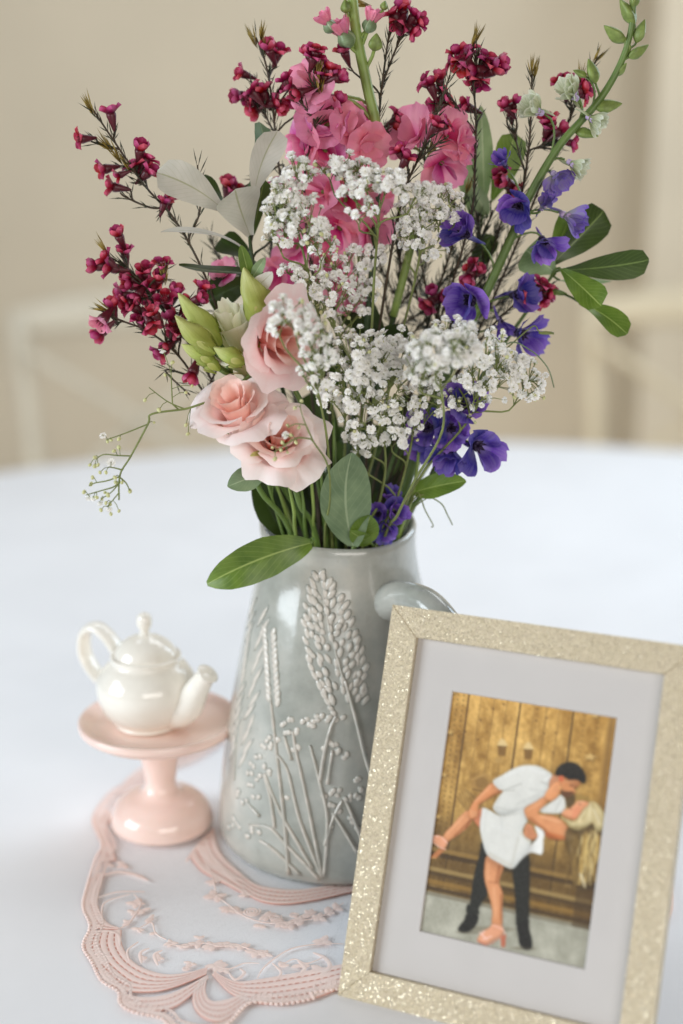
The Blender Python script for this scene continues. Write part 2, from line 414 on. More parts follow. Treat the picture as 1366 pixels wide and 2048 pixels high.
inner = [(0.0488, JH + 0.0028), (0.0470, JH + 0.001)] + [(max(0.03, jr(z) - 0.0050), z) for z in [JH * (1 - i / 12) for i in range(0, 12)]] + [(0.0, 0.012)]
prof += inner
mb.lathe(prof, N, JB, fn=lambda p, a: spout(p, a, p.z))
mb.obj('body', M['glaze'], jug)
hd = Vector((math.cos(HAZ), math.sin(HAZ), 0))
def hp(r, z): return JB + hd * r + Vector((0, 0, z))
P = smooth_path([hp(0.048, 0.176), hp(0.066, 0.184), hp(0.090, 0.186), hp(0.113, 0.172), hp(0.125, 0.142), hp(0.121, 0.108), hp(0.102, 0.082), hp(0.070, 0.070)], 8)
mb = MB()
n = len(P); mb.tube(P, [0.0098 + 0.0030 * abs(2 * i / (n - 1) - 1) ** 4 for i in range(n)], 18)
mb.obj('handle', M['glaze'], jug)

def onjug(px, py):
    """where the sight line through that photo pixel meets the jug's wall, with the wall's normal"""
    d = ray(px, py); d = d / d.length
    lo = None; t = 0.6
    while t < 1.3:
        p = CAMP + d * t - JB
        if math.hypot(p.x, p.y) < jr(p.z) and p.z < JH: lo = t; break
        t += 0.0006
    if lo is None:
        # beyond the outline: the nearest point of the wall
        dz = (PY - 0.01) / d.y; p = CAMP + d * dz - JB
        a = math.atan2(p.y, p.x); r = jr(p.z); p = Vector((r * math.cos(a), r * math.sin(a), p.z))
    a = math.atan2(p.y, p.x); s = (jr(p.z + 0.002) - jr(p.z - 0.002)) / 0.004
    nrm = Vector((math.cos(a), math.sin(a), -s)).normalized()
    return p + JB, nrm
def seed(mb, px, py, ang, L, Wd, hgt=0.5, mi=1):
    p, nrm = onjug(px, py); q, _ = onjug(px + 6 * math.cos(R(ang)), py - 6 * math.sin(R(ang)))
    t = (q - p); t -= nrm * t.dot(nrm); t.normalize(); s = nrm.cross(t)
    rot = Matrix((s, nrm, t)).transposed()
    mb.blob(p, (Wd * PXM * .58, Wd * PXM * hgt * .62, L * PXM * .56), 8, 5, mi, rot)
def line(mb, pts, wd):
    Q = []
    pp = smooth_path([Vector((x, y, 0)) for x, y in pts], 6)
    for v in pp:
        p, nrm = onjug(v.x, v.y); Q.append(p + nrm * wd * PXM * 0.12)
    n = len(Q); mb.tube(Q, [wd * PXM * 0.5 * (1.0 - 0.35 * i / n) for i in range(n)], 6)
rnd = random.Random(3)
# the tall lavender head on the jug's front
mb = MB()
ax = [(642, 1150), (655, 1230), (672, 1300), (690, 1370), (735, 1530), (775, 1640)]
line(mb, [(690, 1360), (712, 1440), (735, 1530), (775, 1640)][::-1], 11); line(mb, [(645, 1180), (660, 1260), (690, 1370)][::-1], 6)
for k in range(30):
    t = k / 29; y = lerp(1152, 1405, t); cx = lerp(640, 692, t ** 1.1); sp = 12 + 44 * math.sin(PI * min(1, t * 1.02) * 0.8) ** 0.9
    for sd in (-1, 1):
        x = cx + sd * sp * (0.95 if k % 2 else 0.58) + rnd.uniform(-4, 4)
        seed(mb, x, y + rnd.uniform(-5, 5), 90 - sd * rnd.uniform(18, 40), rnd.uniform(20, 27), rnd.uniform(11, 14))
    if k % 2 == 0: seed(mb, cx + rnd.uniform(-6, 6), y, 100, 22, 12)
    for sd in (-1, 1):
        if 4 < k < 27 and rnd.random() < .8: seed(mb, cx + sd * sp * (.30 if k % 2 else .78) + rnd.uniform(-5, 5), y + rnd.uniform(-6, 6), 90 - sd * rnd.uniform(5, 45), rnd.uniform(16, 26), rnd.uniform(10, 14))
mb.obj('lavender_relief', [M['glaze_edge'], M['glaze_grain']], jug)
mb = MB()
line(mb, [(577, 1748), (570, 1650), (553, 1500), (542, 1400)], 11)
for k in range(12):
    y = 1262 + k * 12.5
    for sd in (-1, 1): seed(mb, 543 + sd * 9 + (k - 6) * 0.8, y + sd * 4, 90 - sd * 22, 25, 15, 0.42)
mb.obj('wheat_relief', [M['glaze_edge'], M['glaze_grain']], jug)
mb = MB()
for k in range(13):
    t = k / 12; y = lerp(1215, 1500, t); x = lerp(505, 466, t)
    seed(mb, x, y, 68 + rnd.uniform(-8, 8), 62, 13, 0.35)
    seed(mb, x + 20 + 6 * (k % 2), y + 18, 60 + rnd.uniform(-8, 8), 56, 12, 0.35)
line(mb, [(470, 1560), (474, 1450), (492, 1300), (510, 1200)], 6)
mb.obj('grass_relief', [M['glaze_edge'], M['glaze_grain']], jug)
mb = MB()
for pl in ([(645, 1755), (600, 1640), (575, 1540), (550, 1505)], [(645, 1755), (612, 1590), (592, 1500), (586, 1462)], [(648, 1752), (655, 1640), (640, 1565), (620, 1490)],
           [(640, 1758), (570, 1685), (540, 1655), (500, 1650)], [(600, 1748), (550, 1700), (520, 1680)], [(625, 1735), (560, 1622), (530, 1545)], [(550, 1655), (540, 1590), (528, 1548)],
           [(520, 1632), (492, 1602)], [(640, 1560), (650, 1500), (662, 1455), (672, 1432)], [(655, 1568), (665, 1500)], [(715, 1705), (682, 1650), (665, 1625)], [(728, 1690), (700, 1620), (690, 1600)], [(650, 1690), (665, 1640), (685, 1600)], [(583, 1520), (568, 1470)]):
    line(mb, pl, 10)
mb.obj('stem_relief', M['glaze_edge'], jug)
mb = MB()
bl = [(515, 1510), (525, 1495), (508, 1530), (530, 1530), (545, 1490), (538, 1478), (570, 1450), (578, 1470), (585, 1440), (600, 1460), (612, 1440), (622, 1452), (640, 1430), (634, 1446), (602, 1490), (570, 1590), (470, 1595), (480, 1580), (500, 1570), (490, 1602), (464, 1652), (480, 1650), (495, 1667), (506, 1658), (517, 1668), (475, 1638), (500, 1545), (520, 1555), (655, 1490), (670, 1485), (680, 1500), (690, 1512), (650, 1590), (665, 1580), (680, 1585), (695, 1592), (660, 1606), (672, 1617), (690, 1604), (715, 1592), (728, 1582), (656, 1655), (556, 1480), (590, 1500), (655, 1440), (668, 1420), (680, 1440), (720, 1560), (540, 1545), (512, 1590), (705, 1640), (716, 1655)]
for x, y in bl:
    for _ in range(2): seed(mb, x + rnd.uniform(-7, 7), y + rnd.uniform(-6, 6), rnd.uniform(0, 180), 15, 12, 0.5)
mb.obj('berry_relief', [M['glaze_edge'], M['glaze_grain']], jug)

# ------------------------------------------------------------------ pink stand and teapot
m = NT('pink glaze'); f = m.noise(m.coord(), 30, 3)
m.color(m.ramp(f, [(0.3, rgb(244, 214, 202)), (0.7, rgb(248, 222, 211))])); m.set(Roughness=0.14, Coat_Weight=0.3, Subsurface_Weight=0.08, Subsurface_Scale=0.004); m.bump(f, 0.1, 0.002)
m.b.inputs['Subsurface Radius'].default_value = (1, .4, .25)
M['pink'] = m.m
m = NT('white china'); f = m.noise(m.coord(), 30, 3)
m.color(m.ramp(f, [(0.3, rgb(240, 234, 222)), (0.7, rgb(244, 240, 230))])); m.set(Roughness=0.12, Coat_Weight=0.4); m.bump(f, 0.08, 0.002)
M['china'] = m.m
fr = T(313, 1699); SB = Vector((fr.x, fr.y + 0.0335, 0.0017))
st = thing('cake_stand', SB, 'small pink glazed pedestal stand carrying the white teapot', 'cake stand')
def rprof(P, per=5): return [(v.x, v.z) for v in smooth_path([Vector((r, 0, z)) for r, z in P], per)]
SH = 0.066
mb = MB(); mb.lathe([(0, .0005)] + rprof([(.031, .0005), (.0348, .002), (.0348, .007), (.0322, .014), (.025, .0205), (.0145, .0245), (.0105, .031), (.0118, .042), (.0148, .055), (.0175, .0675)]) + [(0.0, .0675)], 48, SB)
mb.obj('pedestal', M['pink'], st)
mb = MB(); mb.lathe([(0, .0680)] + rprof([(.018, .0678), (.034, .0678), (.0470, .0698), (.0530, .074), (.0538, .0775), (.0526, .0793), (.0492, .0784), (.043, .0756), (.03, .0748)]) + [(0, .0748)], 64, SB)
mb.obj('plate', M['pink'], st)
pc = SB + Vector((0, 0, .0750))
tp = W(296, 1410, SB.y - PY)
TP = Vector((tp.x, SB.y - 0.002, pc.z + .0003))
tea = thing('teapot', TP, 'small white china teapot with lid standing on the pink stand', 'teapot')
TZ = 0.99
def tz(P): return [(r * 1.06, z * TZ) for r, z in P]
BP = rprof([(.019, .0), (.0205, .0012), (.0205, .0030), (.0250, .0075), (.0292, .0150), (.0316, .0245), (.0308, .0335), (.0262, .0415), (.0222, .0455), (.0218, .0480), (.0222, .0498), (.0208, .0506)])
mb = MB(); mb.lathe(tz([(0, .001)] + BP + [(.0192, .0480), (.0, .046)]), 56, TP); mb.obj('body', M['china'], tea)
mb = MB(); mb.lathe(tz([(.0, .0485)] + rprof([(.0190, .0485), (.0197, .0504), (.0190, .0524), (.0162, .0570), (.0108, .0612), (.0052, .0634), (.0032, .0652)]) + [(.0, .0656)]), 48, TP); lid = mb.obj('lid', M['china'], tea)
mb = MB(); mb.lathe(tz([(.0, .0645)] + rprof([(.0034, .0645), (.0029, .0670), (.0044, .0705), (.0050, .0740), (.0040, .0778), (.0015, .0796)]) + [(0, .0797)]), 24, TP); mb.obj('knob', M['china'], lid)
sd = Vector((0.86, -0.51, 0)).normalized()
def tpp(r, z): return TP + sd * r + Vector((0, 0, z))
P = smooth_path([tpp(.010, .012), tpp(.022, .0135), tpp(.0330, .0200), tpp(.0402, .0310), tpp(.0465, .0408), tpp(.0505, .0462)], 6)
mb = MB(); n = len(P); rr = [tab(i / (n - 1), [(0, .011), (.3, .0118), (.5, .0096), (.75, .0070), (.9, .0062), (1, .0076)]) for i in range(n)]
mb.tube(P, rr, 22, cap=False)
tip = P[-1]; tv = (P[-1] - P[-3]).normalized()
Q = [tip, tip + tv * .0007, tip + tv * .0002, tip - tv * .004, tip - tv * .010]
mb.tube(Q, [rr[-1], rr[-1] - .0012, rr[-1] - .0026, rr[-1] - .0034, .0034], 22)
mb.obj('spout', M['china'], tea)
P = smooth_path([tpp(-.022, .0455), tpp(-.031, .0560), tpp(-.0420, .0612), tpp(-.0515, .0545), tpp(-.0525, .0400), tpp(-.0445, .0280), tpp(-.0300, .0180)], 7)
mb = MB()
# a strap handle: wider than thick
n = len(P); b0 = len(mb.v); cr = Vector((-sd.y, sd.x, 0))
for k, p in enumerate(P):
    t = (P[min(k + 1, n - 1)] - P[max(k - 1, 0)]).normalized(); q = t.cross(cr).normalized()
    for i in range(14):
        a = 2 * PI * i / 14; mb.pt(p + cr * .0066 * math.cos(a) + q * .0034 * math.sin(a))
for k in range(n - 1):
    for i in range(14): mb.face((b0 + k * 14 + i, b0 + k * 14 + (i + 1) % 14, b0 + (k + 1) * 14 + (i + 1) % 14, b0 + (k + 1) * 14 + i))
mb.obj('handle', M['china'], tea)

# ------------------------------------------------------------------ the lace doily
M['lace'] = None
m = NT('pink lace thread'); oc = m.coord()
wv = m.n('ShaderNodeTexWave', bands_direction='DIAGONAL'); wv.inputs['Scale'].default_value = 350; wv.inputs['Distortion'].default_value = 2; m.l(oc, wv.inputs[0])
m.color(m.ramp(m.math('ADD', m.math('MULTIPLY', wv.outputs['Fac'], 0.5), m.math('MULTIPLY', m.noise(oc, 160, 3), 0.6)), [(0.2, rgb(253, 226, 215)), (0.8, rgb(255, 240, 233))]))
m.set(Roughness=0.7, Specular_IOR_Level=0.2); m.bump(wv.outputs['Fac'], 0.12, 0.0003); m.translucent(0.12, rgb(250, 224, 214)); M['lace'] = m.m
M['lace_gap_shade'] = simple('pink lace gap shade', rgb(240, 194, 178), 0.8, 0.10, 900)  # sheet under the bands; shadow seen in the gaps put into its colour
m = NT('fine white net'); oc = m.coord(); vo = m.n('ShaderNodeTexVoronoi', feature='DISTANCE_TO_EDGE'); vo.inputs['Scale'].default_value = 900; m.l(oc, vo.inputs[0])
tr = m.n('ShaderNodeBsdfTransparent'); mx = m.n('ShaderNodeMixShader')
m.l(m.math('MULTIPLY', m.math('LESS_THAN', vo.outputs[0], 0.13), 0.08), mx.inputs[0])
m.color(rgb(244, 238, 238)); m.set(Roughness=0.8)
m.l(tr.outputs[0], mx.inputs[1]); m.l(m.b.outputs[0], mx.inputs[2]); m.l(mx.outputs[0], m.out.inputs[0]); M['net'] = m.m
def C3(x, y): return (130 + x / 2.315, 1550 + y / 2.315)     # reading of one enlarged region of the photo
DC = Vector((PX + 0.02, PY - 0.025, 0))
doily = thing('lace_doily', (DC.x, DC.y, 0.0), 'pink scalloped lace doily lying under the jug and stand', 'doily')
vis = [(430, 1478), (385, 1512), (330, 1534), (292, 1545), (262, 1566), (232, 1580), (209, 1602), (186, 1643), (204, 1692), (190, 1723), (172, 1783), (166, 1818), (180, 1856), (166, 1895), (184, 1928), (203, 1965), (236, 1986), (240, 2010), (268, 2028), (322, 2040), (345, 2062), (400, 2072), (450, 2056), (500, 2010), (562, 2012), (627, 2000), (675, 1982)]
edge = [T(x, y) for x, y in vis]
# the far side repeats the near one, turned half round the doily's middle
edge += [Vector((2 * DC.x - p.x, 2 * DC.y - p.y, 0)) for p in edge[1:-1]]
edge = smooth_path(edge + [edge[0]], 5)
def inset(Pts, d):
    out = []
    for p in Pts:
        q = (Vector((DC.x, DC.y, 0)) - p); out.append(p + q.normalized() * d)
    return out
mb = MB(); cidx = mb.pt((DC.x, DC.y, .0006)); inn = inset(edge, .004); ids = [mb.pt((p.x, p.y, .0006)) for p in inn]
for i in range(len(ids) - 1): mb.face((cidx, ids[i], ids[i + 1]))
mb.obj('net', M['net'], doily)
def ribbon(mb, P, wd, z=0.0011, th=0.00022, taper=0.25):
    """a raised flat band of thread along P, metres"""
    n = len(P); b = len(mb.v)
    for k, p in enumerate(P):
        t = (P[min(k + 1, n - 1)] - P[max(k - 1, 0)]); t.z = 0; t.normalize(); s = Vector((-t.y, t.x, 0))
        e = min(1, taper + (1 - taper) * min(k, n - 1 - k) / (n * 0.25)); h = wd * e / 2
        for (o_, zz) in ((-h, 0), (-h * .7, th), (0, th * .75), (h * .7, th), (h, 0)): mb.pt((p.x + s.x * o_, p.y + s.y * o_, z + zz))
    for k in range(n - 1):
        for i in range(4): mb.face((b + k * 5 + i, b + k * 5 + i + 1, b + (k + 1) * 5 + i + 1, b + (k + 1) * 5 + i))
def tp3(pts): return smooth_path([T(*C3(x, y)) for x, y in pts], 7)
def resample(P, step):
    out = [P[0]]; acc = 0
    for a, b in zip(P, P[1:]):
        L = (b - a).length; d = step - acc
        while d < L: out.append(a.lerp(b, d / L)); d += step
        acc = L - (d - step)
    return out
bands = [([(150, 400), (190, 415), (240, 400), (300, 420)], 16), ([(130, 470), (108, 560), (112, 640), (160, 700), (245, 716)], 22), ([(180, 470), (250, 455), (330, 470), (385, 495)], 26), ([(150, 575), (250, 548), (370, 548)], 10), ([(172, 660), (175, 610), (210, 585), (300, 560)], 10),
         ([(250, 720), (300, 690), (330, 640)], 10), ([(262, 722), (268, 800), (330, 880), (450, 925), (560, 922), (660, 895)], 26), ([(110, 745), (180, 728), (245, 745), (255, 800)], 18), ([(108, 790), (125, 850), (185, 890), (240, 870)], 22), ([(150, 770), (165, 830), (220, 850)], 12),
         ([(180, 925), (250, 985), (400, 1005), (520, 980), (645, 930)], 24), ([(190, 900), (230, 872), (260, 900), (240, 930)], 14), ([(270, 1010), (300, 1070), (420, 1085), (520, 1045), (645, 950)], 22), ([(265, 870), (350, 945), (480, 960), (600, 925)], 14),
         ([(665, 935), (612, 1010), (622, 1085), (700, 1112), (800, 1085), (850, 1052)], 24), ([(685, 930), (655, 1010), (690, 1060), (760, 1050)], 14), ([(690, 925), (760, 1000), (860, 1010), (1000, 985), (1150, 975), (1250, 940)], 24), ([(700, 915), (790, 975), (900, 970), (1040, 945), (1180, 920)], 12),
         ([(760, 925), (790, 955), (830, 925), (810, 905)], 16), ([(890, 950), (930, 890), (1040, 815), (1180, 790), (1290, 790)], 9), ([(1150, 830), (1205, 855), (1225, 900), (1160, 945)], 20), ([(1080, 870), (1110, 900), (1080, 940)], 18), ([(880, 975), (1000, 1030), (1150, 1020), (1260, 985)], 20), ([(960, 880), (1000, 920), (980, 960)], 12),
         ([(830, 530), (900, 575), (1010, 590), (1160, 570), (1330, 530)], 20), ([(870, 505), (950, 545), (1060, 550), (1190, 535), (1330, 505)], 22), ([(590, 400), (650, 440), (740, 460), (830, 520)], 30), ([(620, 440), (680, 500), (700, 560)], 22), ([(700, 400), (760, 470), (820, 490)], 36), ([(640, 330), (670, 400), (720, 440)], 22), ([(560, 410), (610, 340), (690, 250)], 16),
         ([(300, 870), (290, 820), (340, 780)], 10), ([(355, 880), (350, 830), (390, 810)], 16), ([(430, 890), (415, 840), (450, 820)], 16)]
CSZ = 0.72 / F / 2.315 * 1.12
def pk(P, t): f = t * (len(P) - 1); i_ = min(len(P) - 2, int(f)); return P[i_].lerp(P[i_ + 1], f - i_)
fams = [([(262, 722), (268, 800), (330, 880), (450, 925), (560, 922), (660, 895)], [(112, 745), (92, 800), (120, 870), (180, 935), (250, 1000), (400, 1012), (520, 985), (655, 930)], 5),
        ([(270, 1012), (330, 1030), (420, 1030), (520, 1005), (655, 935)], [(250, 1050), (300, 1095), (420, 1100), (530, 1070), (665, 950)], 3),
        ([(665, 935), (650, 1000), (680, 1050), (760, 1040), (830, 1010)], [(640, 945), (590, 1030), (620, 1115), (720, 1150), (850, 1060)], 4),
        ([(690, 915), (790, 960), (900, 950), (1040, 925), (1180, 900), (1290, 880)], [(680, 930), (770, 1020), (880, 1062), (1000, 1066), (1150, 1042), (1290, 990)], 5),
        ([(190, 455), (150, 560), (165, 640), (200, 690), (250, 712)], [(128, 470), (85, 560), (90, 640), (130, 710), (245, 722)], 2),
        ([(240, 400), (215, 330), (200, 300), (190, 250), (225, 190)], [(150, 410), (172, 330), (150, 290), (133, 220), (175, 150)], 2),
        ([(820, 465), (900, 515), (1060, 535), (1190, 520), (1340, 490)], [(820, 540), (900, 590), (1010, 605), (1160, 585), (1340, 545)], 4),
        ([(690, 250), (705, 330), (750, 400), (825, 465)], [(575, 380), (630, 450), (720, 500), (830, 560)], 4),
        ([(330, 90), (470, -40), (560, -90), (700, -120)], [(235, 90), (300, 10), (420, -70), (690, -190)], 3)]
grd = MB(); thr = MB()
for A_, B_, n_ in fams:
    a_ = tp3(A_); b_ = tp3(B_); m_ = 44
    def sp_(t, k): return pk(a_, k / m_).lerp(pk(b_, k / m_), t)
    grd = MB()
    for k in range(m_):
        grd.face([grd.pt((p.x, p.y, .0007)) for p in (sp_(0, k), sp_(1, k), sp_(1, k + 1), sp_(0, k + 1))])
    grd.obj('lace_gap_shade', M['lace_gap_shade'], doily)
    for q_ in range(n_):
        t0, t1 = (q_ + .10) / n_, (q_ + .90) / n_
        mb = MB(); rws = []
        for k in range(m_ + 1):
            rws.append([mb.pt((p.x, p.y, z_)) for p, z_ in ((sp_(t0, k), .00112), (sp_(lerp(t0, t1, .12), k), .00125), (sp_((t0 + t1) / 2, k), .00120), (sp_(lerp(t0, t1, .88), k), .00125), (sp_(t1, k), .00112))])
        for r0_, r1_ in zip(rws, rws[1:]):
            for i_ in range(4): mb.face((r0_[i_], r0_[i_ + 1], r1_[i_ + 1], r1_[i_]))
        mb.obj('lace_band', M['lace'], doily)
        if q_:
            for k in range(0, m_, 2):
                p, q = sp_((q_ - .12) / n_, k + .5 if k < m_ else k), sp_((q_ + .12) / n_, k + .5 if k < m_ else k)
                w_ = (sp_(.5, k + 1) - sp_(.5, k)).normalized() * .0008
                if (p - q).length > .0004: thr.face([thr.pt((v_.x, v_.y, .00135)) for v_ in (p - w_, p + w_, q + w_, q - w_)])
thr.obj('cross_thread', M['lace'], doily, kind='stuff')
for k_ in (2, 3, 4, 5, 7, 9, 18, 19, 20, 21, 23, 28, 29, 30, 31, 32, 33):
    if k_ < len(bands):
        P, wd = bands[k_]; mb = MB(); ribbon(mb, tp3(P), wd * CSZ * 1.1, taper=.45); mb.obj('lace_scroll', M['lace'], doily)
mb = MB()
for p in resample(edge, .0030):
    mb.blob((p.x, p.y, .0013), (.0013, .0013, .0009), 6, 4)
mb.obj('picot_edging', M['lace'], doily, kind='stuff')
mb = MB(); ribbon(mb, inset(edge, .0033), .0032, taper=1); ribbon(mb, inset(edge, .0085), .0016, taper=1)
rs = resample(inset(edge, .0062), .0032)
for p in rs:
    q = (DC - p).normalized(); mb.tube([Vector((p.x, p.y, .0012)) - q * .0022, Vector((p.x, p.y, .0012)) + q * .0028], .00026, 4)
mb.obj('lace_border', M['lace'], doily)
lf = MB()
lf.grid(6, 6, lambda u, v: ((u - .5) * 2 * .27 * math.sin(PI * v) ** .7, v - .5, .10 * math.sin(PI * v) * (1 - (2 * u - 1) ** 2) + .02))
LFM = lf.mesh('lace_leaf', M['lace'])
def laceleaf(cx, cy, ang, size):
    p = T(*C3(cx, cy)); link('lace_leaf', LFM, doily, Matrix.Translation((p.x, p.y, .0009)) @ Matrix.Rotation(R(ang), 4, 'Z') @ Matrix.Diagonal((size, size, .0032, 1)))
rl = random.Random(11)
for (x, y, n_, sp) in ((610, 790, 5, 28), (820, 800, 5, 28), (730, 785, 4, 24), (790, 640, 5, 34), (930, 660, 5, 34), (1040, 700, 5, 30), (1130, 650, 5, 32), (1210, 640, 5, 30), (360, 630, 4, 30), (490, 785, 4, 26), (545, 795, 4, 24), (680, 795, 6, 32), (770, 790, 5, 26), (880, 825, 5, 34), (930, 835, 4, 26), (1195, 775, 5, 34), (330, 600, 5, 34), (320, 640, 4, 26), (400, 670, 4, 28), (290, 690, 4, 24), (340, 720, 3, 24), (270, 420, 4, 30), (200, 425, 3, 22), (700, 565, 6, 42), (760, 620, 5, 34), (905, 700, 4, 26), (1000, 690, 6, 34), (1090, 680, 6, 32), (1180, 665, 5, 30), (1250, 620, 4, 30), (650, 430, 5, 34), (690, 500, 5, 32), (700, 890, 6, 36), (740, 905, 5, 26), (430, 850, 4, 24), (370, 850, 3, 22), (580, 880, 4, 24), (1000, 890, 4, 26), (1090, 890, 4, 30), (1180, 900, 3, 30), (840, 560, 4, 28), (620, 760, 3, 20), (420, 740, 3, 20)):
    for k in range(n_):
        a = rl.uniform(0, 360); d = sp * .55
        laceleaf(x + d * math.cos(R(a)), y - d * .55 * math.sin(R(a)), a - 90 + rl.uniform(-20, 20), rl.uniform(.9, 1.3) * sp * CSZ * 1.75)
for pl_ in ([(480, 790), (560, 800), (640, 785), (720, 800), (790, 790), (860, 815), (940, 835)], [(690, 560), (760, 610), (830, 660), (920, 690), (1010, 690), (1100, 680), (1190, 660), (1290, 600)], [(300, 690), (330, 650), (350, 600), (320, 560)], [(340, 720), (400, 690), (420, 740), (470, 770)], [(640, 400), (680, 470), (700, 560)], [(700, 890), (760, 905), (830, 880), (900, 880)], [(1000, 890), (1060, 860), (1120, 880), (1200, 850)]):
    mb = MB(); ribbon(mb, tp3(pl_), 9 * CSZ, taper=.6); mb.obj('lace_scroll', M['lace'], doily)
for (x, y, r_) in ((865, 640, 46), (975, 668, 34), (560, 905, 20), (1060, 655, 26)):
    mb = MB(); c0 = T(*C3(x, y)); rr_ = r_ * CSZ
    sp = [c0 + Vector((math.cos(a), math.sin(a), 0)) * rr_ * (a / 20) for a in [i * .32 for i in range(4, 62)]]
    ribbon(mb, sp, rr_ * .24, taper=.6); mb.obj('lace_rose', M['lace'], doily)

# ------------------------------------------------------------------ glitter photo frame
m = NT('champagne glitter'); oc = m.coord()
geo = m.n('ShaderNodeNewGeometry')
def flake(scale, tilt):
    vo = m.n('ShaderNodeTexVoronoi'); vo.inputs['Scale'].default_value = scale; m.l(oc, vo.inputs['Vector'])
    vs = m.n('ShaderNodeVectorMath', operation='SUBTRACT'); m.l(vo.outputs['Color'], vs.inputs[0]); vs.inputs[1].default_value = (.5, .5, .5)
    vsc = m.n('ShaderNodeVectorMath', operation='SCALE'); m.l(vs.outputs[0], vsc.inputs[0]); vsc.inputs['Scale'].default_value = tilt
    va = m.n('ShaderNodeVectorMath', operation='ADD'); m.l(geo.outputs['Normal'], va.inputs[0]); m.l(vsc.outputs[0], va.inputs[1])
    vn = m.n('ShaderNodeVectorMath', operation='NORMALIZE'); m.l(va.outputs[0], vn.inputs[0])
    sc_ = m.n('ShaderNodeSeparateColor'); m.l(vo.outputs['Color'], sc_.inputs[0]); return vn.outputs[0], sc_, vo
n1, c1, _ = flake(2300, 1.0)
m.color(m.ramp(c1.outputs[0], [(0.0, rgb(188, 172, 140)), (0.5, rgb(208, 194, 164)), (1.0, rgb(230, 220, 200))]))
m.l(n1, m.b.inputs['Normal']); m.set(Metallic=0.35, Roughness=0.48)
n2, c2, v2 = flake(1900, 1.4)
big = m.n('ShaderNodeBsdfPrincipled'); big.inputs['Base Color'].default_value = rgb(255, 246, 224); big.inputs['Metallic'].default_value = 1.0; big.inputs['Roughness'].default_value = 0.16
m.l(n2, big.inputs['Normal'])
msk = m.math('MULTIPLY', m.math('GREATER_THAN', c2.outputs[2], 0.84), m.math('LESS_THAN', v2.outputs['Distance'], 0.30))
mx = m.n('ShaderNodeMixShader'); m.l(msk, mx.inputs[0]); m.l(m.b.outputs[0], mx.inputs[1]); m.l(big.outputs[0], mx.inputs[2]); m.l(mx.outputs[0], m.out.inputs[0])
M['glitter'] = m.m
M['mat_board'] = plain_mat('mat board', rgb(197, 193, 190), 0.9, 0.015, 40, 0.05)
M['board_back'] = plain_mat('frame back board', rgb(60, 54, 46), 0.8, 0.1, 30)
FW, FH, FB = 0.1712, 0.2184, 0.0165
yaw, lean = R(23.3), R(21.0)
Fr = Vector((math.cos(yaw), -math.sin(yaw), 0)); Fb = Vector((math.sin(yaw), math.cos(yaw), 0))
Fu = Vector((0, 0, 1)) * math.cos(lean) + Fb * math.sin(lean); Fn = Fr.cross(Fu)   # Fn faces the viewer
O0 = Vector((-0.0021, 0.688, 0.0012))
FM = Matrix((Fr, Fu, Fn)).transposed().to_4x4(); FM.translation = O0
fth = 0.013
fr_ = thing('photo_frame', O0, 'champagne glitter photo frame leaning back in front of the jug', 'photo frame')
def rail(pts):
    mb = MB(); b = len(mb.v)
    ch = .0004
    # pts: outer a, outer b, inner b, inner a, counter-clockwise seen from the front
    loop = [Vector((x, y, 0)) for x, y in pts]; cen = sum(loop, Vector()) / 4
    for z, sh in ((-fth, 0), (-ch, 0), (0, ch)):
        for p in loop:
            q = p + (cen - p).normalized() * sh; mb.pt((q.x, q.y, z))
    for k in range(2):
        for i in range(4): mb.face((b + k * 4 + i, b + k * 4 + (i + 1) % 4, b + (k + 1) * 4 + (i + 1) % 4, b + (k + 1) * 4 + i))
    mb.face((b + 3, b + 2, b + 1, b)); mb.face((b + 8, b + 9, b + 10, b + 11))
    link('frame_rail', mb.mesh('frame_rail', M['glitter'], smooth=False), fr_, FM)
g = .00005
rail([(0, 0), (FW, 0), (FW - FB, FB - g), (FB, FB - g)]); rail([(FW, 0), (FW, FH), (FW - FB + g, FH - FB), (FW - FB + g, FB)])
rail([(FW, FH), (0, FH), (FB, FH - FB + g), (FW - FB, FH - FB + g)]); rail([(0, FH), (0, 0), (FB - g, FB), (FB - g, FH - FB)])
# mat board with a window, the print behind it, and the back with its strut
px0, py0, pw, ph = .0402, .0432, .0925, .1325
mb = MB()
o4 = [(FB + .0001, FB + .0001), (FW - FB - .0001, FB + .0001), (FW - FB - .0001, FH - FB - .0001), (FB + .0001, FH - FB - .0001)]
i4 = [(px0, py0), (px0 + pw, py0), (px0 + pw, py0 + ph), (px0, py0 + ph)]
zt, zb = -.0042, -.0052
A = [mb.pt((x, y, zt)) for x, y in o4]; Bq = [mb.pt((x, y, zt)) for x, y in i4]; Cq = [mb.pt((x + (.0005 if i in (0, 3) else -.0005), y + (.0005 if i < 2 else -.0005), zb)) for i, (x, y) in enumerate(i4)]
for i in range(4):
    j = (i + 1) % 4; mb.face((A[i], A[j], Bq[j], Bq[i])); mb.face((Bq[i], Bq[j], Cq[j], Cq[i]))
link('mat_board', mb.mesh('mat_board', M['mat_board'], smooth=False), fr_, FM)
mb = MB(); mb.box((.002, .002, -fth - .002), (FW - .002, FH - .002, -fth - .0003)); link('back_board', mb.mesh('back_board', M['board_back'], smooth=False), fr_, FM)
sfoot = O0 + Fr * FW * .5 + Fb * .105 + Fr * .03; stop = O0 + Fr * FW * .5 + Fu * .14 - Fn * (fth + .003)
mb = MB(); mb.tube([Vector((sfoot.x, sfoot.y, .003)), stop], .0028, 6); mb.obj('strut', M['board_back'], fr_)

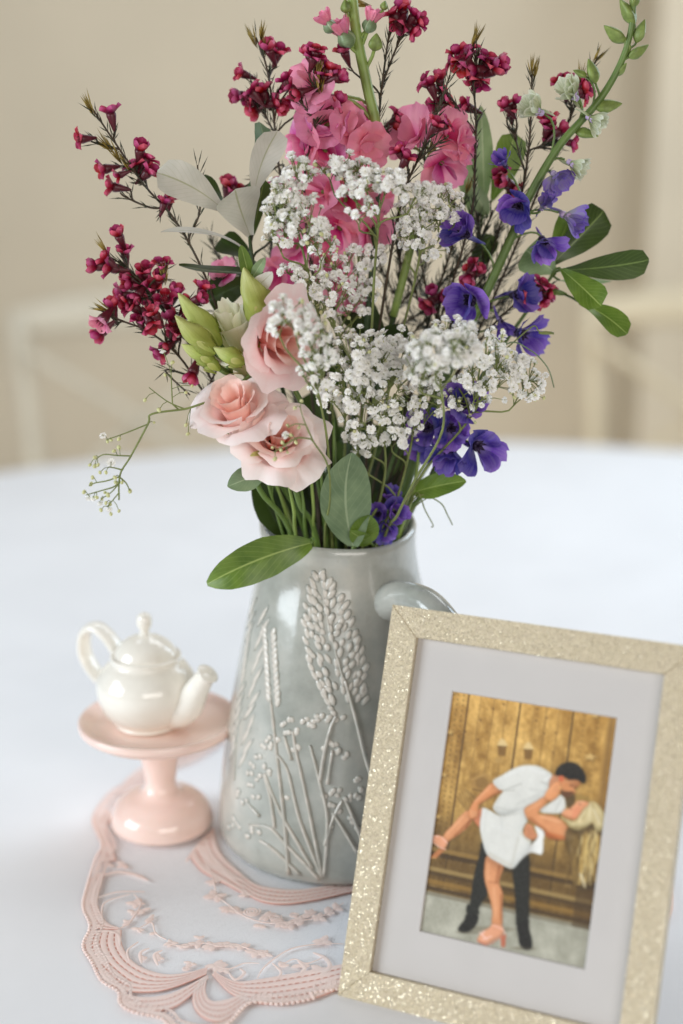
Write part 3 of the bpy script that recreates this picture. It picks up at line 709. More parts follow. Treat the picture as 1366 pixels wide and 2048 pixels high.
# the print: a flat photograph, painted point by point on a fine grid
def paint():
    NX, NY, S = 200, 290, 2
    w_, h_ = NX * S, NY * S
    yy, xx = np.mgrid[0:h_, 0:w_]; u = (xx + .5) / w_; v = (yy + .5) / h_
    # to the pixels of an enlarged region of the photo (corners read there)
    TLc, TRc, BLc, BRc = np.array((255, 58.)), np.array((1318, 228.)), np.array((35, 1605.)), np.array((1100, 1825.))
    X = (1 - u) * (1 - v) * TLc[0] + u * (1 - v) * TRc[0] + (1 - u) * v * BLc[0] + u * v * BRc[0]
    Y = (1 - u) * (1 - v) * TLc[1] + u * (1 - v) * TRc[1] + (1 - u) * v * BLc[1] + u * v * BRc[1]
    rg = np.random.default_rng(5)
    def nz(n, oct_=4):
        out = np.zeros((h_, w_)); amp = 1
        for k in range(oct_):
            gx = n * 2 ** k; g_ = rg.random((gx + 2, gx + 2))
            fx = u * gx; fy = v * gx; ix = fx.astype(int); iy = fy.astype(int); a = fx - ix; b = fy - iy
            a = a * a * (3 - 2 * a); b = b * b * (3 - 2 * b)
            out += amp * ((g_[iy, ix] * (1 - a) + g_[iy, ix + 1] * a) * (1 - b) + (g_[iy + 1, ix] * (1 - a) + g_[iy + 1, ix + 1] * a) * b - .5); amp *= .55
        return out
    col = np.zeros((h_, w_, 3))
    def put(mask, c, a=1.0):
        mk = (np.asarray(mask, float) * a)[..., None]; col[:] = col * (1 - mk) + np.array(c, float) * mk
    def blur(a, r):
        for _ in range(2):
            for ax_ in (0, 1):
                p = np.pad(a, [(r + 1, r) if k == ax_ else (0, 0) for k in (0, 1)], 'edge'); cs = np.cumsum(p, ax_)
                n_ = a.shape[ax_]
                a = (np.take(cs, range(2 * r + 1, 2 * r + 1 + n_), ax_) - np.take(cs, range(0, n_), ax_)) / (2 * r + 1)
        return a
    def poly(pts, c, a=1.0, shade=None, rd=0, k=1.0):
        inside = np.zeros((h_, w_), bool); n = len(pts)
        for i in range(n):
            x1, y1 = pts[i]; x2, y2 = pts[(i + 1) % n]
            if y1 == y2: continue
            cnd = ((y1 > Y) != (y2 > Y)) & (X < (x2 - x1) * (Y - y1) / (y2 - y1) + x1); inside ^= cnd
        if rd:
            b = blur(inside.astype(float), rd); gy, gx = np.gradient(b)
            rel = 74 * (b - .80) + (gx * .55 + gy * .85) * rd * 52
            soft = np.clip(blur(inside.astype(float), 1) * 1.0, 0, 1)
            sd_ = blur(np.roll(inside.astype(float), (int(rd * .5), int(rd * .25)), (0, 1)), rd); col[:] *= (1 - .30 * sd_ * (1 - soft))[..., None]
            mk = (soft * a)[..., None]; cc = np.array(c, float) + (rel * k)[..., None] * np.array((1.0, .92, .85))
            col[:] = col * (1 - mk) + cc * mk
        else: put(blur(inside.astype(float), 1), c, a)
        if shade is not None: col[inside] = np.clip(col[inside] + (shade[inside])[..., None], 0, 255)
        return inside
    def cr(pts, per=6):
        P = [np.array(p, float) for p in pts]; out = []; n = len(P)
        for i in range(n):
            a, b, c, d = P[i - 1], P[i], P[(i + 1) % n], P[(i + 2) % n]
            for k in range(per):
                t = k / per; out.append(tuple(.5 * (2 * b + (c - a) * t + (2 * a - 5 * b + 4 * c - d) * t * t + (3 * b - a - 3 * c + d) * t ** 3)))
        return out
    def seg(x1, y1, x2, y2, wd, c, a=1.0):
        L2 = (x2 - x1) ** 2 + (y2 - y1) ** 2; t = np.clip(((X - x1) * (x2 - x1) + (Y - y1) * (y2 - y1)) / L2, 0, 1)
        d = np.hypot(X - x1 - t * (x2 - x1), Y - y1 - t * (y2 - y1)); put(np.clip(1.3 - d / (wd / 2), 0, 1), c, a)
    def ell(cx, cy, rx, ry, c, a=1.0): put(np.clip((1 - np.hypot((X - cx) / rx, (Y - cy) / ry)) * 3, 0, 1), c, a)
    n1, n2, n3 = nz(5), nz(24, 3), nz(60, 2)
    q = np.clip((v - .0) / .83, 0, 1)
    top, bot = np.array((206, 160, 84.)), np.array((134, 102, 48.))
    col[:] = top * (1 - q[..., None]) + bot * q[..., None]
    pl = np.interp(u, [0, .11, .12, .19, .2, .27, .28, .345, .35, .42, .43, .51, .52, .58, .59, .655, .66, .73, .74, .84, .85, .93, 1], [-8, -4, 10, 6, -12, -4, 8, 4, -6, 2, 10, 4, -8, 0, 12, 4, -4, -10, 6, -10, -16, 6, -26])
    grain = blur(rg.random((h_, w_)), 1); gl = rg.random((1, w_)) * np.ones((h_, 1)); gl = blur(gl, 1)
    col += (n1 * 40 + n2 * 34 + n3 * 22 + pl + (grain - .5) * 60 + (gl - .5) * 26)[..., None] * np.array((1, .95, .75))
    stn = np.clip(nz(9, 3) * 2.2 - .1, 0, 1) * np.clip(v * 1.3, 0, 1); put(stn, (78, 58, 30), .45)
    def L(uu): return uu
    # door seams (straight down the print), studs, arrow heads, stars
    for us, wd, c in ((.115, .010, (92, 66, 30)), (.425, .012, (70, 50, 22)), (.735, .012, (64, 46, 20)), (.955, .014, (120, 90, 46))):
        put((np.abs(u - us) < wd / 2) & (v < .80), c, .85)
    for us in (.19, .27, .345, .51, .58, .655): put((np.abs(u - us) < .003) & (v < .36), (120, 88, 42), .6)
    put((u > .93) & (v < .82), (150, 112, 56), .55)
    for us in (.05, .085, .80, .88):
        for k in range(40): ell(*[float(z) for z in ((1 - us) * (255 - 220 * k / 48) + us * (1318 - 218 * k / 48), (1 - us) * (58 + 1547 * k / 48) + us * (228 + 1597 * k / 48))], 5, 7, (96, 70, 30), .8)
    for (sx, sy, s_) in ((245, 340, 36), (205, 610, 36), (165, 875, 34), (270, 85, 30), (1165, 232, 34), (1130, 490, 50), (400, 1170, 40), (990, 1290, 48)):
        star = []
        for k in range(10):
            a = -PI / 2 + k * PI / 5 + .15; r_ = s_ if k % 2 == 0 else s_ * .42; star.append((sx + r_ * math.cos(a), sy + r_ * .62 * math.sin(a)))
        poly([(x + 3, y + 6) for x, y in star], (80, 56, 22), .85); poly(star, (224, 186, 116), .9)
    for (sx, sy) in ((530, 190), (597, 160), (447, 262), (800, 262), (865, 245), (850, 345), (925, 340), (808, 190), (905, 465), (430, 385), (350, 335)):
        seg(sx, sy, sx - 8, sy + 52, 5, (140, 102, 50), .6); ell(sx, sy, 9, 8, (110, 76, 34), .9)
    for sx, sy in ((585, 405), (750, 425)):
        poly(cr([(sx - 28, sy + 20), (sx - 20, sy - 10), (sx, sy - 26), (sx + 20, sy - 10), (sx + 30, sy + 22)]), (224, 194, 136), 1)
        poly([(sx - 28, sy + 22), (sx + 28, sy + 26), (sx + 20, sy + 85), (sx - 26, sy + 80)], (124, 90, 42), .9); seg(sx - 30, sy + 22, sx + 30, sy + 26, 8, (100, 72, 34), .8)
        ell(sx - 18, sy + 112, 34, 24, (184, 146, 82), .8)
    ell(455, 660, 85, 75, (168, 128, 68), .8); ell(455, 660, 50, 44, (120, 88, 42), .55); seg(390, 640, 480, 600, 14, (190, 152, 90), .6); seg(400, 700, 500, 720, 14, (110, 80, 36), .7)
    for k in range(26):
        a = k / 26; seg(290 + 180 * a, 760 - 60 * math.sin(a * 5), 330 + 200 * a, 800 + 40 * math.sin(a * 9), 7, (96, 70, 32) if k % 2 else (166, 130, 74), .5)
    # lower door, ledge, pavement
    put(np.clip((v - .50) / .14, 0, 1) * (v < .80), (74, 54, 22), .55)
    for vv, c in ((.655, (150, 118, 62)), (.675, (60, 42, 18)), (.735, (166, 140, 88)), (.752, (74, 54, 24)), (.785, (148, 112, 50)), (.812, (58, 42, 20))):
        put(np.abs(v - vv + .0 * u) < .009, c, .75)
    fl = v > .828
    put(fl, (168, 166, 150)); col[fl] += (n1 * 26 + n2 * 22 + (grain - .5) * 40)[fl][..., None]
    put((v > .822) & (v < .842), (120, 112, 92), .7)
    put((u > .88) & (v > .55) & (v < .84), (62, 44, 22), .5)
    # figures, read off two closer enlargements
    k1 = lambda P: [(381 + x * .6745, 413 + y * .6745) for x, y in P]
    k2 = lambda P: [(63.5 + x * .574, 603.6 + y * .574) for x, y in P]
    def s1(x0, y0, x1, y1, w, c, a=.6): (p, q) = k1([(x0, y0), (x1, y1)]); seg(*p, *q, w * .6745, c, a)
    def s2(x0, y0, x1, y1, w, c, a=.6): (p, q) = k2([(x0, y0), (x1, y1)]); seg(*p, *q, w * .574, c, a)
    sh = n1 * 12 + n2 * 8
    skin, lo, hi = (206, 138, 92), (146, 84, 46), (242, 188, 146)
    cloth, clo, chi = (214, 214, 208), (184, 184, 176), (232, 232, 228)
    ell(*k2([(760, 1690)])[0], 190, 20, (112, 104, 82), .5); ell(*k2([(1130, 1890)])[0], 90, 14, (112, 106, 86), .6); ell(*k2([(520, 1730)])[0], 90, 12, (112, 106, 86), .6)
    blk = (30, 30, 24)
    poly(cr(k2([(670, 760), (700, 760), (740, 880), (705, 1080), (740, 1300), (690, 1380), (640, 1470), (640, 1530), (510, 1520), (515, 1430), (545, 1420), (560, 1300), (600, 1070), (650, 900)])), blk, 1, sh * .6, 4, 0.25)
    poly(cr(k2([(1020, 1030), (1100, 940), (1190, 880), (1200, 1100), (1195, 1350), (1180, 1570), (1060, 1650), (1050, 1500), (1040, 1300)])), blk, 1, sh * .6, 4, 0.25)
    poly(cr(k2([(510, 1530), (630, 1540), (620, 1630), (560, 1700), (490, 1730), (415, 1710), (430, 1660), (480, 1600)])), (20, 18, 14), 1, None, 3, 0.20); s2(420, 1718, 500, 1730, 9, (92, 82, 66), .8)
    poly(cr(k2([(1065, 1650), (1180, 1570), (1190, 1680), (1220, 1800), (1215, 1880), (1150, 1900), (1090, 1850), (1075, 1750)])), (20, 18, 14), 1, None, 3, 0.20); s2(1110, 1872, 1210, 1892, 9, (92, 82, 66), .8); s2(1110, 1700, 1180, 1720, 5, (70, 66, 60), .6)
    # the raised leg with its sandal, his arm and hand over it
    poly(cr(k2([(580, 480), (640, 400), (700, 375), (680, 500), (660, 590), (610, 540)])), (214, 130, 90), 1, sh, 3, 0.50)
    poly(cr(k2([(520, 400), (575, 470), (545, 560), (430, 660), (330, 725), (290, 755), (240, 705), (270, 640), (350, 560), (430, 470)])), skin, 1, sh, 4, 0.65)
    s2(560, 500, 380, 680, 34, lo, .55); s2(470, 470, 290, 660, 26, hi, .35); s2(540, 520, 500, 600, 26, (120, 62, 28), .5)
    poly([*k2([(220, 805), (272, 830), (165, 930), (80, 932), (110, 900)])], (190, 120, 74), .95); s2(85, 925, 160, 925, 12, (200, 160, 96), .8)
    poly(cr(k2([(292, 740), (272, 812), (220, 822), (150, 765), (98, 745), (108, 690), (180, 675), (240, 692)])), (218, 150, 112), 1, sh, 3, 0.50)
    for a_ in ((228, 700, 292, 765, 16), (100, 735, 185, 795, 16), (185, 800, 272, 832, 16), (112, 680, 190, 690, 20), (105, 700, 150, 730, 16)): s2(*a_, (240, 190, 172), .85)
    poly(cr(k2([(800, 95), (915, 185), (800, 235), (690, 305), (645, 350), (640, 430), (615, 480), (560, 492), (522, 450), (540, 390), (600, 285), (690, 190)])), (210, 136, 86), 1, sh, 4, 0.60)
    s2(880, 190, 660, 330, 24, lo, .45); s2(780, 130, 610, 300, 24, hi, .4)
    for k in range(4): s2(555 + k * 22, 400 + k * 4, 565 + k * 18, 480 - k * 6, 13, hi, .6); s2(568 + k * 22, 405 + k * 4, 578 + k * 18, 478 - k * 6, 5, lo, .55)
    # the standing leg and its sandal
    poly(cr(k2([(740, 890), (915, 985), (882, 1120), (870, 1190), (907, 1300), (900, 1450), (895, 1645), (790, 1645), (790, 1500), (760, 1350), (710, 1180), (702, 1050)])), skin, 1, sh, 4, 0.65)
    s2(870, 1010, 840, 1180, 44, lo, .5); s2(760, 1180, 870, 1190, 18, lo, .4); s2(885, 1320, 885, 1600, 26, lo, .5); s2(750, 980, 740, 1140, 30, hi, .35); s2(810, 1240, 830, 1560, 30, hi, .35)
    poly(cr(k2([(790, 1635), (892, 1645), (915, 1720), (880, 1765), (800, 1812), (720, 1850), (640, 1830), (628, 1790), (680, 1720), (760, 1670)])), (218, 152, 116), 1, sh, 3, 0.50)
    poly(k2([(878, 1760), (942, 1738), (930, 1880), (888, 1882)]), (184, 104, 76)); s2(632, 1822, 720, 1862, 22, (196, 116, 92), .9); s2(720, 1862, 800, 1832, 18, (196, 116, 92), .9); s2(800, 1830, 900, 1765, 14, (206, 132, 106), .9)
    for a_ in ((655, 1735, 730, 1800, 24), (690, 1800, 780, 1770, 20), (800, 1645, 900, 1690, 12), (905, 1680, 930, 1740, 16), (670, 1740, 700, 1715, 26)): s2(*a_, (242, 196, 180), .85)
    # shirt, sleeve and tail
    poly(cr(k1([(650, 600), (720, 560), (800, 500), (850, 470), (887, 530), (880, 600), (840, 640), (740, 645), (660, 632)])), cloth, 1, n1 * 10, 3, 0.45); s1(790, 620, 850, 500, 16, clo, .6)
    poly(cr(k1([(600, 760), (690, 810), (680, 900), (665, 1025), (560, 1010), (450, 1095), (500, 1000), (620, 870)])), chi, 1, None, 3, 0.40)
    poly(k1([(620, 870), (560, 935), (460, 1085), (440, 1090), (540, 930)]), (40, 38, 32), .9)
    poly(cr(k1([(212, 350), (300, 290), (420, 222), (530, 195), (640, 205), (720, 245), (770, 290), (745, 370), (730, 430), (700, 490), (620, 540), (540, 600), (515, 650), (420, 650), (290, 672), (215, 612), (225, 560), (270, 490), (310, 435), (268, 425)])), cloth, 1, n1 * 12 + n2 * 5, 9, 0.40)
    for a_ in ((310, 435, 480, 370, 20, clo, .7), (320, 440, 420, 430, 12, (160, 158, 148), .5), (240, 590, 420, 630, 20, clo, .4), (440, 560, 640, 470, 30, (196, 196, 190), .5), (560, 420, 690, 440, 40, (200, 200, 194), .5), (340, 300, 500, 225, 40, chi, .6), (560, 230, 690, 270, 40, chi, .5), (660, 350, 722, 374, 10, (150, 148, 138), .6), (250, 560, 290, 500, 12, clo, .5), (700, 330, 760, 300, 20, (238, 238, 234), .8)): s1(*a_)
    poly(cr(k2([(690, 370), (760, 392), (885, 455), (1000, 432), (1140, 388), (1180, 500), (1150, 560), (1130, 640), (1222, 740), (1100, 940), (1010, 1032), (880, 980), (740, 890), (682, 740), (655, 580), (670, 450)])), (218, 218, 212), 1, n1 * 12 + n2 * 5, 11, 0.40)
    for a_ in ((700, 400, 680, 620, 30, chi, .5), (760, 870, 1000, 1000, 40, (206, 198, 182), .5), (1080, 700, 1010, 980, 40, (198, 196, 184), .5), (880, 470, 1120, 420, 14, clo, .5), (900, 460, 900, 620, 30, (206, 208, 204), .4), (1150, 420, 1170, 520, 16, clo, .6), (1100, 640, 1200, 740, 26, (206, 196, 170), .5), (800, 560, 980, 640, 50, (228, 228, 224), .35)): s2(*a_)
    # her arms, his hand on her hip
    poly(cr(k1([(500, 820), (512, 762), (548, 738), (582, 762), (602, 812), (626, 852), (592, 890), (545, 882), (505, 850)])), (196, 128, 88), 1, sh, 3, 0.50)
    for k in range(3): s1(532 + k * 22, 770, 545 + k * 20, 850, 7, (150, 88, 54), .6)
    poly(cr(k1([(690, 800), (720, 872), (850, 887), (800, 830), (760, 790)])), (168, 92, 46), 1, sh, 3, 0.40)
    poly(cr(k1([(505, 622), (530, 582), (620, 532), (690, 488), (735, 512), (700, 560), (652, 612), (642, 650), (760, 662), (850, 702), (918, 795), (912, 860), (850, 884), (760, 850), (690, 800), (600, 742), (532, 690)])), (208, 138, 90), 1, sh, 4, 0.60)
    s1(560, 690, 700, 800, 34, lo, .45); s1(720, 830, 880, 870, 40, (190, 96, 44), .6); s1(660, 670, 830, 720, 30, hi, .5); s1(530, 620, 650, 550, 22, hi, .4); s1(640, 655, 780, 672, 8, (170, 100, 58), .5)
    # hair falling behind her
    poly(cr(k1([(890, 790), (1000, 770), (1130, 735), (1212, 790), (1195, 1000), (1150, 1230), (1060, 1319), (1000, 1300), (940, 1200), (950, 1060), (885, 950)])), (94, 72, 36), .92, n2 * 30 + n3 * 26, 7, .6)
    hr = random.Random(2)
    for k in range(90):
        a = hr.random() ** .7; x0 = lerp(895, 1205, a) + hr.uniform(-8, 8); y0 = lerp(870, 800, a) + hr.uniform(-30, 60); pts_ = [(x0, y0)]; ph = hr.uniform(0, 6); ln = hr.randint(3, 8); xx_ = x0
        for q_ in range(ln): xx_ += -9 + 14 * math.sin(ph + q_ * 1.3) - (a < .4) * -6; pts_.append((xx_, y0 + (q_ + 1) * 58))
        c = hr.choice([(218, 188, 118), (182, 148, 80), (126, 96, 44), (236, 214, 154), (74, 54, 24)]) if a > .35 else hr.choice([(120, 94, 46), (96, 72, 32), (148, 118, 62)])
        for (xa, ya), (xb, yb) in zip(pts_, pts_[1:]):
            if yb < 1310: s1(xa, ya, xb, yb, hr.uniform(9, 18), c, .7)
    s1(1015, 1200, 1050, 1310, 30, (232, 220, 186), .8); s1(1090, 850, 1045, 1000, 24, (206, 178, 112), .7); s1(1150, 800, 1120, 1000, 26, (218, 196, 138), .7)
    poly(cr(k1([(985, 470), (1060, 480), (1120, 530), (1060, 535), (1000, 520)])), (150, 122, 60), .7)
    poly(cr(k1([(1088, 545), (1140, 528), (1192, 570), (1232, 640), (1237, 740), (1205, 800), (1150, 785), (1128, 722), (1060, 772), (990, 792), (925, 772), (890, 722), (828, 668), (930, 708), (985, 696), (1020, 640)])), (204, 186, 138), 1, n2 * 18 + n3 * 14, 9, 1)
    for k in range(14):
        t = k / 13; s1(lerp(1095, 1130, t), lerp(560, 540, t), lerp(1000, 1210, t), lerp(700, 720, t), 12, hr.choice([(222, 210, 170), (206, 190, 144), (160, 138, 88)]), .55)
    s1(850, 685, 960, 745, 12, (210, 196, 150), .6); s1(960, 745, 1090, 730, 12, (216, 202, 158), .6); s1(920, 770, 1080, 770, 10, (120, 96, 52), .6); s1(1140, 600, 1190, 720, 26, (224, 214, 182), .6)
    # his neck, head and beard; the shaded gap; her face; her hand on his cheek
    poly(cr(k1([(735, 392), (775, 285), (860, 305), (855, 405), (800, 430)])), (192, 130, 92), 1, sh, 3, 0.50)
    poly(cr(k1([(885, 470), (960, 460), (975, 520), (930, 592), (893, 570)])), (86, 66, 36), .92)
    poly(cr(k1([(845, 305), (920, 318), (990, 328), (1025, 362), (990, 395), (962, 405), (978, 440), (950, 462), (900, 488), (852, 462), (832, 400)])), (202, 132, 82), 1, sh, 3, 0.55)
    poly(cr(k1([(838, 408), (872, 432), (915, 436), (962, 440), (935, 470), (895, 492), (850, 470)])), (74, 46, 26), .8); s1(925, 382, 990, 398, 13, (96, 52, 28), .8); s1(935, 368, 1000, 372, 8, (60, 38, 22), .7); s1(880, 345, 950, 350, 20, (226, 164, 116), .5); s1(955, 415, 975, 436, 12, (224, 160, 112), .7)
    poly(cr(k1([(793, 282), (808, 230), (850, 185), (920, 163), (990, 178), (1042, 230), (1072, 300), (1062, 358), (1030, 352), (990, 326), (920, 326), (870, 296), (820, 292)])), (30, 26, 20), 1, n2 * 10, 6, .4)
    ell(*k1([(848, 318)])[0], 19, 24, (214, 108, 70), .95); s1(842, 305, 852, 335, 8, (150, 64, 40), .6)
    poly(cr(k1([(848, 645), (880, 605), (912, 598), (928, 592), (936, 582), (950, 566), (972, 552), (988, 528), (1050, 522), (1098, 545), (1045, 600), (1002, 662), (960, 700), (900, 688)])), (218, 148, 106), 1, sh, 3, 0.50)
    poly(cr(k1([(960, 600), (1010, 570), (1020, 610), (985, 670), (940, 690)])), (224, 138, 100), .6); s1(860, 660, 950, 690, 18, lo, .5); s1(1000, 548, 1030, 556, 10, (120, 74, 44), .75); s1(926, 600, 944, 606, 8, (160, 70, 60), .8); s1(985, 535, 1050, 530, 12, (240, 190, 156), .6)
    poly(cr(k1([(690, 492), (718, 432), (760, 378), (800, 348), (832, 348), (838, 388), (852, 392), (842, 432), (810, 490), (762, 524), (728, 522)])), (220, 148, 98), 1, sh, 3, 0.50)
    for k in range(3): s1(770 + k * 24, 440 + k * 4, 806 + k * 18, 372 + k * 18, 7, (164, 92, 50), .6); s1(760 + k * 26, 440, 796 + k * 20, 366 + k * 16, 11, (238, 178, 132), .5)
    s1(836, 395, 846, 420, 8, (226, 196, 110), .8)
    col *= (1 + (blur(rg.random((h_, w_)), 1) - .5)[..., None] * .11)
    # print softness: average the fine samples, then a light blur
    c2 = np.clip(col, 0, 255).reshape(NY, S, NX, S, 3).mean((1, 3))
    p_ = np.pad(c2, ((1, 1), (1, 1), (0, 0)), 'edge')
    c2 = (p_[1:-1, 1:-1] * 8 + p_[:-2, 1:-1] + p_[2:, 1:-1] + p_[1:-1, :-2] + p_[1:-1, 2:]) / 12
    return c2
IMG = paint(); NY, NX = IMG.shape[:2]
mb = MB()
vs_ = []; fs_ = []
for j in range(NY):
    for i in range(NX): vs_.append((px0 - .001 + (pw + .002) * i / (NX - 1), py0 - .001 + (ph + .002) * (1 - j / (NY - 1)), zb - .0003))
for j in range(NY - 1):
    for i in range(NX - 1): a = j * NX + i; fs_.append((a, a + NX, a + NX + 1, a + 1))
me = bpy.data.meshes.new('photo_print'); me.from_pydata(vs_, [], fs_)
ca = me.color_attributes.new('print', 'FLOAT_COLOR', 'POINT')
lc = IMG.reshape(-1, 3) / 255.0; lc = np.where(lc <= .04045, lc / 12.92, ((lc + .055) / 1.055) ** 2.4)
ca.data.foreach_set('color', np.concatenate([lc, np.ones((len(lc), 1))], 1).astype(np.float32).ravel())
m = NT('photo print'); at_ = m.n('ShaderNodeAttribute', attribute_name='print')
fibre = m.noise(m.coord(), 900, 2); m.color(m.mix(m.math('MULTIPLY', fibre, 0.06), at_.outputs['Color'], (1, 1, 1, 1))); m.set(Roughness=0.28, Specular_IOR_Level=0.4); me.materials.append(m.m)
link('photo_print', me, fr_, FM)

# ================================================================== THE BOUQUET
rb = random.Random(21)
def mouth(px, yo=0.0, z=0.205):
    """a point in the jug's mouth below that photo column"""
    x = max(-.042, min(.042, (px - 676) * .915 / F)); y = max(-.03, min(.03, yo)); k = math.hypot(x, y)
    if k > .041: x *= .041 / k; y *= .041 / k
    return Vector((PX + x, PY + y, z))
def stem_path(px_pts, yo_tip, mpx, myo=0.0, per=6):
    """tip first in px_pts; runs down through the mouth to the jug's floor, returned base first"""
    n = len(px_pts); P = []
    for i, p in enumerate(px_pts):
        yo = p[2] if len(p) > 2 else lerp(yo_tip, myo, i / n)
        P.append(W(p[0], p[1], yo))
    mo = mouth(mpx, myo)
    bx = PX + (PX - mo.x) * .35; by = PY + (PY - mo.y) * .35
    P += [mo, Vector((bx, by, .03))]
    return smooth_path(P[::-1], per)
def branch_from(path, B, D, drop=1.0, n=6, lo=.18):
    best = min(range(int(len(path) * lo), len(path)), key=lambda i: (path[i] - B).length)
    d = max(.004, (path[best] - B).length); s = best; acc = 0
    while s > int(len(path) * lo) and acc < d * drop: acc += (path[s] - path[s - 1]).length; s -= 1
    S = path[s]; tg = (path[min(s + 1, len(path) - 1)] - path[max(s - 1, 0)]).normalized(); L = (B - S).length
    return bez(S, S + tg * L * .4, B - D * L * .4, B, n), s

# ---- waxflower
def petal_disc(r, cup, n=5):
    """round spoon-shaped petal on a narrow claw, closing inwards with cup"""
    mb = MB()
    def fn(u, v):
        a = (u - .5) * 2; wd = r * .47 * (math.sqrt(max(0, 1 - (1.62 * v - .62) ** 2)) if v > .38 else .45 + .55 * v / .38) * (1.0 if v > .38 else 1)
        an = lerp(R(72 * min(1, cup)), R(72 * min(1, cup)) + R(70 * cup), v)
        rr = r * .30 + r * 1.0 * v * math.cos(lerp(R(30 + 45 * cup), R(10 + 115 * cup), v))
        zz = r * 1.0 * v * math.sin(lerp(R(30 + 45 * cup), R(10 + 80 * cup), v))
        return (rr - r * .22 * a * a * v, a * wd, zz + r * .30 * a * a * (.3 + .7 * v))
    mb.grid(6, 6, fn); return mb
RW = .0068
WCUP = MB(); WCUP.lathe([(.0006, -.0105), (.0012, -.0085), (.0022, -.0045), (.0031, -.001), (.0030, .0004), (.0022, .0006), (.0, -.0004)], 8)
WCUP.lathe([(.0018, .0003), (.0017, .0016), (.0012, .0018), (.0, .0012)], 8, mi=1)
for k in range(8):
    a = 2 * PI * k / 8; WCUP.tube([(.0015 * math.cos(a), .0015 * math.sin(a), .0006), (.0021 * math.cos(a), .0021 * math.sin(a), .0030)], .00028, 3, mi=1)
WCUP_M = WCUP.mesh('blossom', [M['wax_cup'], M['stamen']])
WPET = [petal_disc(RW, c).mesh('petal', M['wax_petal']) for c in (.02, .24, .46)]
WPETP = [petal_disc(RW, .2).mesh('petal', M['wax_pale'])]
def wax_blossom(root, p, d, s=1.0, openness=None, pale=False):
    mt = frame_at(p, d, rb.uniform(0, 6), s); o = link('blossom', WCUP_M, root, mt)
    pm = WPETP[0] if pale else WPET[rb.choice((0, 1, 1, 2)) if openness is None else openness]
    for k in range(5):
        link('petal', pm, o, mt @ Matrix.Rotation(2 * PI * k / 5 + rb.uniform(-.08, .08), 4, 'Z') @ Matrix.Rotation(rb.uniform(-.12, .12), 4, 'Y'))
def needle(mb, p, d, L, wd, mi=0):
    sd = d.orthogonal().normalized(); q = d.cross(sd)
    b = len(mb.v); mb.pt(p); m1 = p + d * L * .5
    for k in range(3):
        a = 2 * PI * k / 3; mb.pt(m1 + (sd * math.cos(a) + q * math.sin(a)) * wd * .5)
    mb.pt(p + d * L)
    for k in range(3): mb.face((b, b + 1 + k, b + 1 + (k + 1) % 3), mi); mb.face((b + 4, b + 1 + (k + 1) % 3, b + 1 + k), mi)
GW = 'waxflower sprigs in the jug'
def waxflower(label, path_px, yo, mpx, myo, blossoms, tufts=(), extra=(), need=1.0, vis=.42, r0=.00105):
    path = stem_path(path_px, yo, mpx, myo)
    root = thing('waxflower_sprig', path[0], label, 'waxflower', GW)
    sm = MB(); nm = MB(); n = len(path)
    sm.tube(path, [lerp(r0, .00055, i / n) for i in range(n)], 6)
    branches = [path[int(n * vis):]]
    for ex in extra:
        B = W(*ex[-1], yo) if len(ex[-1]) == 2 else W(*ex[-1]); pts = [W(x[0], x[1], x[2] if len(x) > 2 else yo) for x in ex]
        _, s = branch_from(path, pts[0], Vector((0, 0, 1)), 1.0)
        q = smooth_path([path[s]] + pts, 5); sm.tube(q, [lerp(.0008, .0005, i / len(q)) for i in range(len(q))], 5); branches.append(q)
    full = [p for b in branches for p in b]
    for bl in blossoms:
        x, y, ang = bl[:3]; tw = bl[3] if len(bl) > 3 else rb.uniform(-.1, .55); sc = bl[4] if len(bl) > 4 else rb.uniform(.88, 1.1)
        pale = len(bl) > 5
        d = adir(ang, tw); c = W(x, y, yo + rb.uniform(-.006, .006)); base = c - d * .0085 * sc
        best = min(branches, key=lambda b: min((p - base).length for p in b))
        br, _ = branch_from(best if len(best) > 8 else path, base, d, .9, 6, 0.0)
        sm.tube(br, [lerp(.0007, .00055, i / 6) for i in range(7)], 5)
        wax_blossom(root, c, d, sc, None, pale)
        for q in br[1:-1:2]:
            t = (br[-1] - br[0]).normalized()
            for k in range(2):
                dd = (t + Vector((rb.uniform(-1, 1), rb.uniform(-1, 1), rb.uniform(-1, 1))) * .6).normalized(); needle(nm, q, dd, rb.uniform(.004, .009), .0008)
    for b in branches:
        for k in range(1, len(b)):
            p0, p1 = b[k - 1], b[k]; L = (p1 - p0).length; t = (p1 - p0).normalized(); cnt = int(L / .0042 * need + rb.random())
            for c_ in range(cnt):
                p = p0.lerp(p1, (c_ + .5) / cnt); sd = t.orthogonal().normalized(); sd.rotate(Quaternion(t, rb.uniform(0, 2 * PI)))
                for s_ in (-1, 1):
                    dd = (t * .85 + sd * s_ * rb.uniform(.25, .6)).normalized(); needle(nm, p, dd, rb.uniform(.006, .0135), .00085)
    for (x, y, ang) in tufts:
        d = adir(ang, .1); p = W(x, y, yo)
        for k in range(9):
            dd = (d + Vector((rb.uniform(-1, 1), rb.uniform(-1, 1), rb.uniform(-1, 1))) * .28).normalized(); needle(nm, p - d * .004 * rb.random(), dd, rb.uniform(.009, .016), .0011, 1)
    sm.obj('stem', M['wax_stem'], root); nm.obj('needle_leaf', [M['needle'], M['tuft']], root, kind='stuff')

